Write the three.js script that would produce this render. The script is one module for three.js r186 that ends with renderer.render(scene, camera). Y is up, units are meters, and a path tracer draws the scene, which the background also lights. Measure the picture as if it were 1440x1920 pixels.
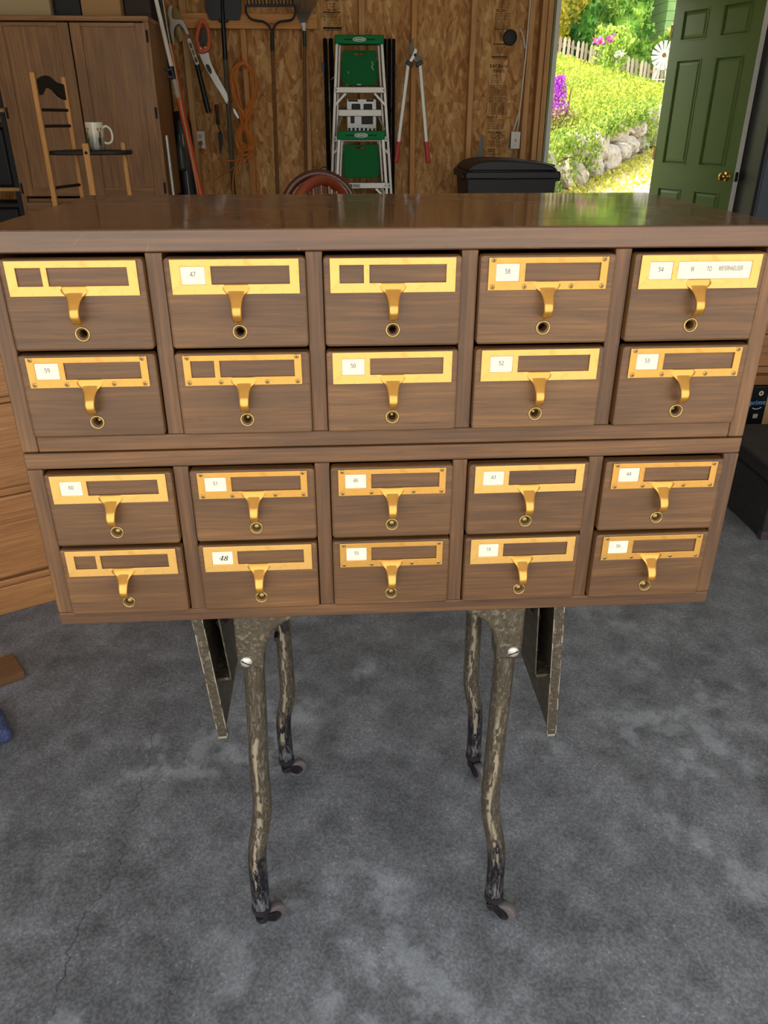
import * as THREE from 'three';
import { RoundedBoxGeometry } from 'three/addons/geometries/RoundedBoxGeometry.js';
import { mergeGeometries } from 'three/addons/utils/BufferGeometryUtils.js';

// ---------------------------------------------------------------- camera, sky, sun, exposure
const scene = new THREE.Scene();
const camera = new THREE.PerspectiveCamera(67.05, 0.75, 0.05, 400);
camera.position.set(-0.06, 1.2258, 0.8346);
camera.rotation.set(THREE.MathUtils.degToRad(-26.81), THREE.MathUtils.degToRad(-3.5), 0, 'YXZ');
const renderer = new THREE.WebGLRenderer({ antialias: true });
renderer.toneMapping = THREE.LinearToneMapping;
renderer.toneMappingExposure = 2.15;
renderer.shadowMap.enabled = true;
const SUN = new THREE.Vector3(-0.62, 0.8, 0.16).normalize();
{ // a bright hazy sky: white veil low down, pale blue overhead, a broad soft glow round the sun
  const w = 512, h = 256, d = new Float32Array(w * h * 4);
  for (let j = 0; j < h; j++) for (let i = 0; i < w; i++) {
    const el = ((j + 0.5) / h - 0.5) * Math.PI, az = ((i + 0.5) / w - 0.5) * 2 * Math.PI, x = Math.cos(az) * Math.cos(el), y = Math.sin(el), z = Math.sin(az) * Math.cos(el);
    const up = Math.max(0, y) ** 0.6, c = Math.max(0, x * SUN.x + y * SUN.y + z * SUN.z), glow = 0.5 * c ** 6, o = (j * w + i) * 4;
    d[o] = 1.0 - 0.2 * up + glow; d[o + 1] = 0.98 - 0.14 * up + glow * 0.97; d[o + 2] = 0.95 - 0.02 * up + glow * 0.9; d[o + 3] = 1;
    if (y < 0) d[o] = d[o + 1] = d[o + 2] = 0.45;
  }
  const t = new THREE.DataTexture(d, w, h, THREE.RGBAFormat, THREE.FloatType); t.mapping = THREE.EquirectangularReflectionMapping; t.magFilter = THREE.LinearFilter; t.needsUpdate = true;
  scene.background = t; scene.environment = t;
}
scene.backgroundIntensity = scene.environmentIntensity = 1.25;
const sun = new THREE.DirectionalLight(0xfff0da, 3.6);
sun.position.copy(SUN).multiplyScalar(40); sun.castShadow = true; sun.shadow.mapSize.set(4096, 4096); sun.shadow.radius = 2;
Object.assign(sun.shadow.camera, { left: -25, right: 25, top: 25, bottom: -25, near: 1, far: 90 });
scene.add(sun); scene.add(sun.target);

// ---------------------------------------------------------------- helpers
let seed = 7;
const rnd = () => { seed = (seed + 0x6d2b79f5) | 0; let t = Math.imul(seed ^ (seed >>> 15), 1 | seed); t = (t + Math.imul(t ^ (t >>> 7), 61 | t)) ^ t; return ((t ^ (t >>> 14)) >>> 0) / 4294967296; };
const rr = (a, b) => a + (b - a) * rnd();
const V = (x, y, z) => new THREE.Vector3(x, y, z);
const fract = (x) => x - Math.floor(x);
const lerp = (a, b, t) => a + (b - a) * t, clamp = (x, a, b) => Math.min(b, Math.max(a, x)), sstep = (a, b, x) => { const t = clamp((x - a) / (b - a), 0, 1); return t * t * (3 - 2 * t); };
const PERM = new Float32Array(65536); { let s = 12345; for (let i = 0; i < 65536; i++) { s = (Math.imul(s, 1664525) + 1013904223) >>> 0; PERM[i] = s / 4294967296; } }
function noise(x, y, px, py, k = 0) {            // periodic value noise
  const xi = Math.floor(x), yi = Math.floor(y), fx = x - xi, fy = y - yi, sx = fx * fx * (3 - 2 * fx), sy = fy * fy * (3 - 2 * fy);
  const m = (a, n) => ((a % n) + n) % n, x0 = m(xi, px), x1 = m(xi + 1, px), y0 = m(yi, py), y1 = m(yi + 1, py), h = (a, b) => PERM[(a * 7919 + b * 104729 + k * 31337) & 65535];
  return lerp(lerp(h(x0, y0), h(x1, y0), sx), lerp(h(x0, y1), h(x1, y1), sx), sy);
}
function fbm(u, v, fx, fy, oct = 4, k = 0) { let s = 0, a = 0.5, t = 0; for (let i = 0; i < oct; i++) { s += a * noise(u * fx, v * fy, fx, fy, k + i); t += a; a *= 0.5; fx *= 2; fy *= 2; } return s / t; }
function dataTex(w, h, fn, sx, sy, srgb = true) {  // fn(u, v) -> [r, g, b] 0..255 ; sx, sy: size in metres
  const d = new Uint8Array(w * h * 4);
  for (let j = 0; j < h; j++) for (let i = 0; i < w; i++) { const c = fn(i / w, j / h), o = (j * w + i) * 4; d[o] = clamp(c[0], 0, 255); d[o + 1] = clamp(c[1], 0, 255); d[o + 2] = clamp(c[2], 0, 255); d[o + 3] = 255; }
  const t = new THREE.DataTexture(d, w, h); t.wrapS = t.wrapT = THREE.RepeatWrapping; t.magFilter = THREE.LinearFilter; t.minFilter = THREE.LinearMipmapLinearFilter; t.generateMipmaps = true;
  if (srgb) t.colorSpace = THREE.SRGBColorSpace;
  t.repeat.set(1 / sx, 1 / sy); t.needsUpdate = true; return t;
}
function canvasTex(w, h, draw, sx = 1, sy = 1) { const c = document.createElement('canvas'); c.width = w; c.height = h; draw(c.getContext('2d'), w, h); const t = new THREE.CanvasTexture(c); t.colorSpace = THREE.SRGBColorSpace; t.wrapS = t.wrapT = THREE.RepeatWrapping; t.repeat.set(1 / sx, 1 / sy); return t; }
const mix3 = (a, b, t) => [lerp(a[0], b[0], t), lerp(a[1], b[1], t), lerp(a[2], b[2], t)];
function woodTex(w, h, sx, sy, dark, mid, light, k, streak = 1) {   // grain runs along u
  return dataTex(w, h, (u, v) => {
    const warp = (fbm(u, v, 2, 3, 3, k) - 0.5) * 0.06;
    const a = fbm(u, v + warp, 3, 40, 4, k + 10), b = fbm(u, v + warp * 0.5, 10, 200, 3, k + 20), m = fbm(u, v, 3, 4, 4, k + 30);
    let c = mix3(dark, light, clamp(0.5 + (a - 0.5) * 1.15 * streak + (m - 0.5) * 0.8, 0, 1)); c = mix3(c, mid, 0.35);
    const p = noise(u * 24, v * 420, 24, 420, k + 40), q = fbm(u, v, 6, 256, 2, k + 50); const g = 1 + (b - 0.5) * 0.34 * streak + (q - 0.5) * 0.22 - sstep(0.8, 0.95, p) * 0.09;
    return [c[0] * g, c[1] * g, c[2] * g];
  }, sx, sy);
}
function std(o) { return new THREE.MeshPhysicalMaterial(o); }
const C = (hex) => new THREE.Color(hex);

const clean = (g) => { g = g.index ? g.toNonIndexed() : g.clone(); for (const k of Object.keys(g.attributes)) if (!['position', 'normal', 'uv'].includes(k)) g.deleteAttribute(k); if (!g.attributes.uv) g.setAttribute('uv', new THREE.BufferAttribute(new Float32Array(g.attributes.position.count * 2), 2)); g.morphAttributes = {}; return g; };
const G = (...l) => { l = l.flat().map(clean); return l.length === 1 ? l[0] : mergeGeometries(l); };
function metric(g, grain = 'x', off = [0, 0]) {    // uv in metres, the texture's grain along the given axis
  g = clean(g); const P = g.attributes.position, N = g.attributes.normal, U = g.attributes.uv, gi = 'xyz'.indexOf(grain);
  for (let t = 0; t < P.count; t += 3) {
    const n = [0, 1, 2].map((a) => Math.abs([0, 1, 2].reduce((s, k) => s + N.getComponent(t + k, a), 0)));
    const ax = n.indexOf(Math.max(...n)), rest = [0, 1, 2].filter((a) => a !== ax), ua = rest.includes(gi) ? gi : rest[0], va = rest.find((a) => a !== ua);
    for (let k = 0; k < 3; k++) U.setXY(t + k, P.getComponent(t + k, ua) + off[0] + ax * 0.37, P.getComponent(t + k, va) + off[1]);
  }
  return g;
}
const T = (g, x = 0, y = 0, z = 0, rx = 0, ry = 0, rz = 0) => { if (rz) g.rotateZ(rz); if (rx) g.rotateX(rx); if (ry) g.rotateY(ry); return g.translate(x, y, z); };
const box = (w, h, d, x = 0, y = 0, z = 0) => new THREE.BoxGeometry(w, h, d).translate(x, y, z);
const rbox = (w, h, d, x = 0, y = 0, z = 0, r = 0.003, s = 2) => new RoundedBoxGeometry(w, h, d, s, Math.min(r, w / 2.01, h / 2.01, d / 2.01)).translate(x, y, z);
const span = (x0, x1, y0, y1, z0, z1, r = 0) => (r ? rbox : box)(x1 - x0, y1 - y0, z1 - z0, (x0 + x1) / 2, (y0 + y1) / 2, (z0 + z1) / 2, r || undefined);
function between(g, a, b) { const d = b.clone().sub(a), m = new THREE.Matrix4().makeRotationFromQuaternion(new THREE.Quaternion().setFromUnitVectors(V(0, 1, 0), d.clone().normalize())); g.applyMatrix4(m); const c = a.clone().add(b).multiplyScalar(0.5); return g.translate(c.x, c.y, c.z); }
const A = (p) => (p.isVector3 ? p : V(...p));
const cyl = (a, b, r0, r1 = r0, n = 14) => { a = A(a); b = A(b); return between(new THREE.CylinderGeometry(r1, r0, a.distanceTo(b), n), a, b); };
const bar = (a, b, w, d, r = 0) => { a = A(a); b = A(b); return between(r ? rbox(w, a.distanceTo(b), d, 0, 0, 0, r, 1) : box(w, a.distanceTo(b), d), a, b); };
const tube = (pts, r, seg = 40, rad = 8, closed = false) => new THREE.TubeGeometry(new THREE.CatmullRomCurve3(pts.map(A), closed, 'centripetal'), seg, r, rad, closed);
const lathe = (pts, n = 32) => new THREE.LatheGeometry(pts.map((p) => new THREE.Vector2(...p)), n);
function extrude(pts, depth, bevel = 0, holes = []) {
  const s = new THREE.Shape(pts.map((p) => new THREE.Vector2(...p)));
  for (const h of holes) s.holes.push(new THREE.Path(h.map((p) => new THREE.Vector2(...p))));
  return new THREE.ExtrudeGeometry(s, { depth: depth - 2 * bevel, bevelEnabled: bevel > 0, bevelThickness: bevel, bevelSize: bevel, bevelOffset: -bevel, bevelSegments: 2, curveSegments: 12 }).translate(0, 0, bevel);
}
const rect = (x0, x1, y0, y1) => [[x0, y0], [x1, y0], [x1, y1], [x0, y1]];
const circle = (cx, cy, r, n = 24) => Array.from({ length: n }, (_, i) => [cx + r * Math.cos((i / n) * 2 * Math.PI), cy + r * Math.sin((i / n) * 2 * Math.PI)]);
function rrect(x0, x1, y0, y1, r, n = 4) { const o = []; for (const [cx, cy, a] of [[x1 - r, y1 - r, 0], [x0 + r, y1 - r, 1], [x0 + r, y0 + r, 2], [x1 - r, y0 + r, 3]]) for (let i = 0; i <= n; i++) { const t = (a + i / n) * Math.PI / 2; o.push([cx + r * Math.cos(t), cy + r * Math.sin(t)]); } return o; }
const smooth = (pts, n = 40, closed = false) => new THREE.CatmullRomCurve3(pts.map((p) => V(p[0], p[1], 0)), closed, 'centripetal').getPoints(n).map((p) => [p.x, p.y]);

const taken = {};
const numbered = (n) => { const k = taken[n] = (taken[n] ?? -1) + 1; return k ? n + '_' + String(k).padStart(3, '0') : n; };
function mesh(name, g, m, parent, label) { const o = new THREE.Mesh(Array.isArray(g) ? G(g) : g, m); o.name = parent ? name : numbered(name); o.castShadow = o.receiveShadow = true; (parent ?? scene).add(o); if (label) o.userData.label = label; return o; }
function thing(name, label, category, [x, y, z] = [0, 0, 0], turn = 0, group) { const o = new THREE.Group(); o.name = numbered(name); o.position.set(x, y, z); o.rotation.y = turn; o.userData = { label, category }; if (group) o.userData.group = group; scene.add(o); return o; }
function tag(o, label, category, group) { Object.assign(o.userData, { label, category }); if (group) o.userData.group = group; return o; }
function struct(name, g, m, label, category) { const o = mesh(name, g, m); o.name = name; o.userData.kind = 'structure'; if (label) Object.assign(o.userData, { label, category }); return o; }

// ---------------------------------------------------------------- materials
const walnut = woodTex(1024, 1024, 0.62, 0.5, [64, 41, 22], [96, 65, 36], [130, 90, 50], 1);
const walnutV = walnut;
const M = {};
M.walnut = std({ map: walnut, roughness: 0.5, clearcoat: 0.12, clearcoatRoughness: 0.3 });
M.drawer = std({ map: woodTex(1024, 1024, 0.5, 0.5, [68, 43, 21], [96, 65, 34], [120, 84, 45], 3, 0.8), roughness: 0.48, clearcoat: 0.12, clearcoatRoughness: 0.25 });
{ // the top board: varnish worn through in pale scuffs and nicks
  const t = woodTex(1024, 512, 0.86, 0.43, [56, 34, 18], [84, 54, 29], [112, 73, 40], 5), d = t.image.data;
  for (let k = 0; k < 420; k++) { let x = rr(0, 1024), y = rr(0, 512); if (k < 260) y = rr(0, 1) < 0.5 ? rr(0, 40) : rr(470, 511), x = k % 3 ? x : rr(0, 1) < 0.5 ? rr(0, 60) : rr(960, 1023); const len = rr(3, 26), a = rr(-0.7, 0.7) + (k % 5 ? 0 : 1.2), s = rr(0.2, 0.75); for (let i = 0; i < len; i++) { const xi = (x + i * Math.cos(a)) & 1023, yi = clamp(Math.floor(y + i * Math.sin(a)), 0, 511), o = (yi * 1024 + xi) * 4; for (const [c, v] of [[0, 150], [1, 128], [2, 104]]) d[o + c] = lerp(d[o + c], v, s * rr(0.5, 1)); } }
  M.top = std({ map: t, roughnessMap: dataTex(512, 512, (u, v) => { const q = 70 + 70 * sstep(0.5, 0.75, fbm(u, v, 5, 5, 5, 77)) + 30 * fbm(u, v, 4, 100, 3, 78); return [q, q, q]; }, 0.5, 0.5, false), roughness: 0.75, clearcoat: 0.55, clearcoatRoughness: 0.06 });
}
M.inside = std({ color: C('#3a2a1e'), roughness: 0.8 });
const brassScuff = dataTex(256, 256, (u, v) => { const s = sstep(0.62, 0.72, fbm(u, v, 14, 14, 4, 90)); return mix3([228, 184, 106], [190, 138, 68], s * 0.22 + 0.3 * fbm(u, v, 4, 4, 3, 91)); }, 0.09, 0.09);
M.brass = std({ map: brassScuff, metalness: 0.7, roughness: 0.42 });
M.pull = std({ map: brassScuff, color: C('#efe0c4'), metalness: 0.7, roughness: 0.25 });
M.brassOld = std({ map: brassScuff, color: C('#eadfc8'), metalness: 0.65, roughness: 0.4 });
M.screw = std({ color: C('#b8965a'), metalness: 0.8, roughness: 0.45 });
M.slot = std({ color: C('#1c1610'), roughness: 0.8 });
M.ring = std({ color: C('#b79c5c'), metalness: 0.85, roughness: 0.3 });
M.tubeIn = std({ color: C('#4c4228'), metalness: 0.85, roughness: 0.35, side: THREE.DoubleSide });
M.rod = std({ color: C('#8d8150'), metalness: 0.9, roughness: 0.28 });
const pineTex = woodTex(1024, 256, 1.1, 0.28, [178, 126, 74], [200, 150, 96], [222, 178, 122], 7, 0.7);
M.pine = std({ map: pineTex, roughness: 0.75 });
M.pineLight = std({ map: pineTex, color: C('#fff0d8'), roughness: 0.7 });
M.osb = std({ roughness: 0.85 });
{ // oriented strand board: thousands of overlapping shavings, mostly upright
  M.osb.map = canvasTex(1536, 1536, (c, w, h) => {
    c.fillStyle = '#a67844'; c.fillRect(0, 0, w, h);
    const cols = ['#cb9b5e', '#c08d50', '#b48148', '#d8ac70', '#b5844c', '#a87240', '#d4a96c', '#c2925a', '#9c6636', '#e0ba84', '#cc9e62'];
    for (let k = 0; k < 9000; k++) {
      const x = rr(-30, w + 30), y = rr(-60, h + 60), L = rr(60, 190), W = rr(12, 44), a = Math.PI / 2 + (rnd() + rnd() - 1) * 0.75;
      c.save(); c.translate(x, y); c.rotate(a); c.globalAlpha = rr(0.35, 0.95); c.fillStyle = cols[Math.floor(rnd() * cols.length)];
      c.beginPath(); c.moveTo(-L / 2, rr(-W, W) * 0.3); c.lineTo(-L / 4, -W / 2); c.lineTo(L * rr(0.2, 0.5), -W / 2 * rr(0.6, 1)); c.lineTo(L / 2, rr(-W, W) * 0.3); c.lineTo(L * rr(0.1, 0.4), W / 2); c.lineTo(-L / 3, W / 2 * rr(0.6, 1)); c.closePath(); c.fill();
      c.globalAlpha = 0.16; c.strokeStyle = rnd() < 0.5 ? '#5c3a1c' : '#e4c08c'; c.lineWidth = 1; c.stroke();
      if (rnd() < 0.5) { c.globalAlpha = 0.16; c.strokeStyle = '#4a2c14'; for (let q = 0; q < 3; q++) { const yy = rr(-W / 2, W / 2) * 0.8; c.beginPath(); c.moveTo(-L * 0.4, yy); c.lineTo(L * 0.4, yy); c.stroke(); } }
      c.restore();
    }
  }, 1.35, 1.35);
}
M.concrete = std({ roughness: 0.62 });
{
  const crack = [[-0.495, -0.527], [-0.487, -0.369], [-0.495, -0.248], [-0.487, -0.153], [-0.53, -0.071], [-0.529, 0.024], [-0.529, 0.103], [-0.55, 0.3]];
  const t = dataTex(2048, 2048, (u, v) => {
    const a = fbm(u, v, 5, 5, 5, 100), b = fbm(u, v, 64, 64, 5, 110), f = noise(u * 1024, v * 1024, 1024, 1024, 120), z = fbm(u, v, 14, 14, 5, 130), st = sstep(0.53, 0.68, z) * sstep(0.4, 0.7, fbm(u, v, 90, 90, 4, 131)), dk = sstep(0.56, 0.72, fbm(u, v, 7, 7, 4, 140));
    let g = 109 + (a - 0.5) * 26 + (b - 0.5) * 54 + (f - 0.5) * 40 - dk * 6; let c = [g * 0.955, g * 0.988, g * 1.035];
    c = mix3(c, [172, 180, 188], st * 0.42); if (f > 0.985 && b > 0.5) c = mix3(c, [190, 190, 188], 0.7); return c;
  }, 3.2, 3.2), d = t.image.data;
  for (let i = 0; i + 1 < crack.length; i++) for (let s = 0; s < 1; s += 0.004) { const x = lerp(crack[i][0], crack[i + 1][0], s) + (noise(s * 9 + i * 9, 3, 997, 97, 5) - 0.5) * 0.014, z = lerp(crack[i][1], crack[i + 1][1], s); const px = Math.floor(((x / 3.2) % 1 + 1) % 1 * 2048), pz = Math.floor(((z / 3.2) % 1 + 1) % 1 * 2048); if (noise(s * 5 + i * 5, 9, 997, 97, 6) > 0.3) { const o = (pz * 2048 + (px & 2047)) * 4; for (let c = 0; c < 3; c++) d[o + c] = Math.max(52, d[o + c] * 0.8); } }
  M.concrete.map = t;
  M.concrete.bumpMap = dataTex(512, 512, (u, v) => { const q = 128 + (fbm(u, v, 30, 30, 4, 150) - 0.5) * 200; return [q, q, q]; }, 0.5, 0.5, false); M.concrete.bumpScale = 0.0012;
}
M.drive = std({ color: C('#cdc8bc'), roughness: 0.9 });
M.drywall = std({ color: C('#cfc8ba'), roughness: 0.95 });
M.ceiling = std({ color: C('#f0ede6'), roughness: 0.95 });
const oakTex = woodTex(1024, 1024, 0.9, 0.7, [116, 78, 40], [142, 98, 53], [168, 120, 69], 9);
M.oak = std({ map: oakTex, roughness: 0.5, clearcoat: 0.15, clearcoatRoughness: 0.4 });
M.alder = std({ map: woodTex(1024, 512, 0.7, 0.4, [142, 94, 52], [166, 114, 66], [190, 138, 84], 11, 0.8), roughness: 0.35, clearcoat: 0.4, clearcoatRoughness: 0.2 });
M.dark = std({ color: C('#17181a'), roughness: 0.6 });
M.flatBlack = std({ color: C('#08090b'), roughness: 0.85, specularIntensity: 0.4 });
M.black = std({ color: C('#0c0d0f'), roughness: 0.45 });
M.blackWood = std({ map: oakTex, color: C('#3c3a34'), roughness: 0.6 });
M.post = std({ map: woodTex(512, 128, 0.6, 0.1, [186, 124, 56], [206, 146, 72], [226, 168, 92], 13, 0.7), roughness: 0.45 });
M.alu = std({ color: C('#b9b6ae'), metalness: 0.6, roughness: 0.45 });
M.steel = std({ color: C('#c2c0b8'), metalness: 0.5, roughness: 0.4 });
M.green = std({ color: C('#067a3e'), roughness: 0.65, specularIntensity: 0.5 });
M.greenTray = std({ color: C('#06662f'), roughness: 0.7, specularIntensity: 0.5 });
M.paintDrip = std({ color: C('#c9d2c4'), roughness: 0.6 });
M.orange = std({ color: C('#c8501a'), roughness: 0.45 });
M.cord = std({ color: C('#c8701e'), roughness: 0.5 });
M.white = std({ color: C('#dedbd2'), roughness: 0.5 });
M.cream = std({ color: C('#ece8d8'), roughness: 0.7 });
M.redgrip = std({ color: C('#c02a26'), roughness: 0.5 });
M.handleGrey = std({ map: pineTex, color: C('#9a8a72'), roughness: 0.8 });
M.doorGreen = std({ color: C('#5a7236'), roughness: 0.38, clearcoat: 0.2, clearcoatRoughness: 0.3 });
M.chairRed = std({ map: oakTex, color: C('#d0784c'), roughness: 0.3, clearcoat: 0.5, clearcoatRoughness: 0.2 });
M.chairDark = std({ map: oakTex, color: C('#8a5640'), roughness: 0.35, clearcoat: 0.4, clearcoatRoughness: 0.25 });
M.cardboard = std({ color: C('#b08a5c'), roughness: 0.9 });
M.beige = std({ color: C('#b8a27c'), roughness: 0.9 });
const bronze = (u, v, k) => { const n = fbm(u, v, 64, 64, 3, 170 + k), w = sstep(0.6, 0.72, fbm(u, v, 48, 48, 4, 160 + k)), r = sstep(0.62, 0.74, fbm(u, v, 30, 30, 4, 165 + k)); let c = mix3([72, 66, 54], [116, 107, 90], n); c = mix3(c, [164, 152, 130], w * 0.55); return mix3(c, [92, 66, 48], r * 0.5); };
const blackPaint = (u, v, k) => { const w = sstep(0.6, 0.68, fbm(u, v, 40, 40, 4, 180 + k)), r = sstep(0.58, 0.68, fbm(u, v, 22, 22, 4, 185 + k)); return mix3(mix3([36, 36, 41], [84, 66, 54], r * 0.7), [122, 120, 122], w * 0.6); };
M.stand = std({ map: dataTex(512, 512, (u, v) => bronze(u, v, 0), 0.25, 0.25), metalness: 0.6, roughness: 0.4 });
M.standDark = std({ map: dataTex(512, 512, (u, v) => blackPaint(u, v, 0), 0.25, 0.25), metalness: 0.5, roughness: 0.4 });
// leg tubes: u runs down the leg, v round it (0.5 faces front); bronze paint, ends black; the pale front streak is part wear, part painted highlight
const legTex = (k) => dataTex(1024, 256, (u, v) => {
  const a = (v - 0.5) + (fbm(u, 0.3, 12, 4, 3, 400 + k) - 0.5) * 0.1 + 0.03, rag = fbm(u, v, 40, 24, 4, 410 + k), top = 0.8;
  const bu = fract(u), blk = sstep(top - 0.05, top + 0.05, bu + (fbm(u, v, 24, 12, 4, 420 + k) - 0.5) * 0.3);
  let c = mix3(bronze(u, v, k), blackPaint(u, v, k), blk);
  const wearAndHighlight = sstep(0.075, 0.02, Math.abs(a)) * sstep(0.42, 0.52, rag) * sstep(0.25, 0.4, bu) * (bu > 0.9 ? 0.5 : 1);
  c = mix3(c, [206, 190, 160], wearAndHighlight * 0.85); const nick = sstep(0.66, 0.72, fbm(u, v, 90, 40, 3, 430 + k)); c = mix3(c, [196, 186, 166], nick * 0.35);
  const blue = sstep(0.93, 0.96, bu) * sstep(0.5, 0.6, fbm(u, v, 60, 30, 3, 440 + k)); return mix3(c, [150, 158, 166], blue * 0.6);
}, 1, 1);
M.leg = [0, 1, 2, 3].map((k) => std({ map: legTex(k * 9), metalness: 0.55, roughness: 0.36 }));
M.bare = std({ color: C('#c9bda4'), metalness: 0.75, roughness: 0.4 });
M.wheel = std({ color: C('#5c5654'), roughness: 0.6 });
M.trunk = std({ map: dataTex(256, 256, (u, v) => { const n = fbm(u, v, 30, 30, 4, 190), q = 34 + (n - 0.5) * 26; return [q, q * 0.97, q * 0.95]; }, 0.3, 0.3), roughness: 0.8 });
M.carpet = std({ map: dataTex(256, 256, (u, v) => { const n = noise(u * 128, v * 128, 128, 128, 200), q = 0.6 + n * 0.6; return [78 * q, 92 * q, 140 * q]; }, 0.12, 0.12), roughness: 1, bumpScale: 0.004 });
M.carpet.bumpMap = dataTex(256, 256, (u, v) => { const q = 255 * noise(u * 128, v * 128, 128, 128, 200); return [q, q, q]; }, 0.12, 0.12, false);
M.locker = std({ color: C('#56616b'), roughness: 0.5 });
M.paperRoll = std({ color: C('#6e5138'), roughness: 0.9 });

// ---------------------------------------------------------------- the setting: a garage open to a driveway
const XL = -3.3, XR = 3.5, ZB = -5.6, ZF = 1.45, HC = 2.75;
struct('floor', metric(span(XL - 0.15, XR + 0.15, -0.15, 0, ZB - 0.15, ZF + 0.15), 'x'), M.concrete);
{ const f = scene.getObjectByName('floor').geometry, P = f.attributes.position, U = f.attributes.uv; for (let i = 0; i < P.count; i++) U.setXY(i, P.getX(i), P.getZ(i)); }
struct('ceiling', span(XL - 0.15, XR + 0.15, HC, HC + 0.2, ZB - 0.15, ZF + 0.15), M.ceiling);
struct('wall_left', span(XL - 0.15, XL, 0, HC, ZB - 0.15, ZF + 0.15), M.drywall);
struct('wall_right', span(XR, XR + 0.15, 0, HC, ZB - 0.15, ZF + 0.15), M.drywall);
struct('wall_front', G(span(XL, -2.75, 0, HC, ZF, ZF + 0.15), span(3.0, XR, 0, HC, ZF, ZF + 0.15), span(-2.75, 3.0, 2.45, HC, ZF, ZF + 0.15)), M.drywall);
const DX0 = 1.57, DX1 = 2.45, DH = 2.06;               // rear door opening
const wallBack = struct('wall_back', G(span(XL, DX0 - 0.03, 0, HC, ZB - 0.13, ZB - 0.012), span(DX1 + 0.03, XR, 0, HC, ZB - 0.13, ZB - 0.012), span(DX0 - 0.03, DX1 + 0.03, DH + 0.03, HC, ZB - 0.13, ZB - 0.012)), M.inside);
// strand board sheets, joints behind the studs
for (const [x0, x1] of [[XL, -2.271], [-2.269, -1.051], [-1.049, 0.167], [0.169, 1.386], [1.388, DX0 - 0.03], [DX1 + 0.03, XR]]) mesh('osb_panel', metric(span(x0 + 0.001, x1 - 0.001, 0, HC, ZB - 0.012, ZB), 'x', [x0 * 3.1, 0]), M.osb, wallBack);
mesh('osb_panel', metric(span(DX0 - 0.03, DX1 + 0.03, DH + 0.04, HC, ZB - 0.012, ZB), 'x'), M.osb, wallBack);
const studX = [-3.1, -2.7, -2.288, -1.876, -1.472, -1.058, -0.655, -0.23, 0.172, 0.541, 0.962, 1.375, 1.462, 1.505, 2.51, 2.9, 3.3];
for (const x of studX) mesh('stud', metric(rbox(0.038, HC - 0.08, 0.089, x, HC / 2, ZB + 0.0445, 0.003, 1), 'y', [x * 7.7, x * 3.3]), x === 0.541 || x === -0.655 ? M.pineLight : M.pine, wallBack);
mesh('bottom_plate', G(metric(span(XL, DX0 - 0.05, 0, 0.038, ZB, ZB + 0.089), 'x'), metric(span(DX1 + 0.05, XR, 0, 0.038, ZB, ZB + 0.089), 'x')), M.pine, wallBack);
mesh('top_plate', metric(span(XL, XR, HC - 0.04, HC, ZB, ZB + 0.089), 'x'), M.pine, wallBack);
mesh('ledger_board', metric(span(-1.25, -0.135, 1.797, 1.886, ZB + 0.089, ZB + 0.127, 0.003), 'x'), M.pineLight, wallBack, 'pale horizontal board nailed across the studs');
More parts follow.
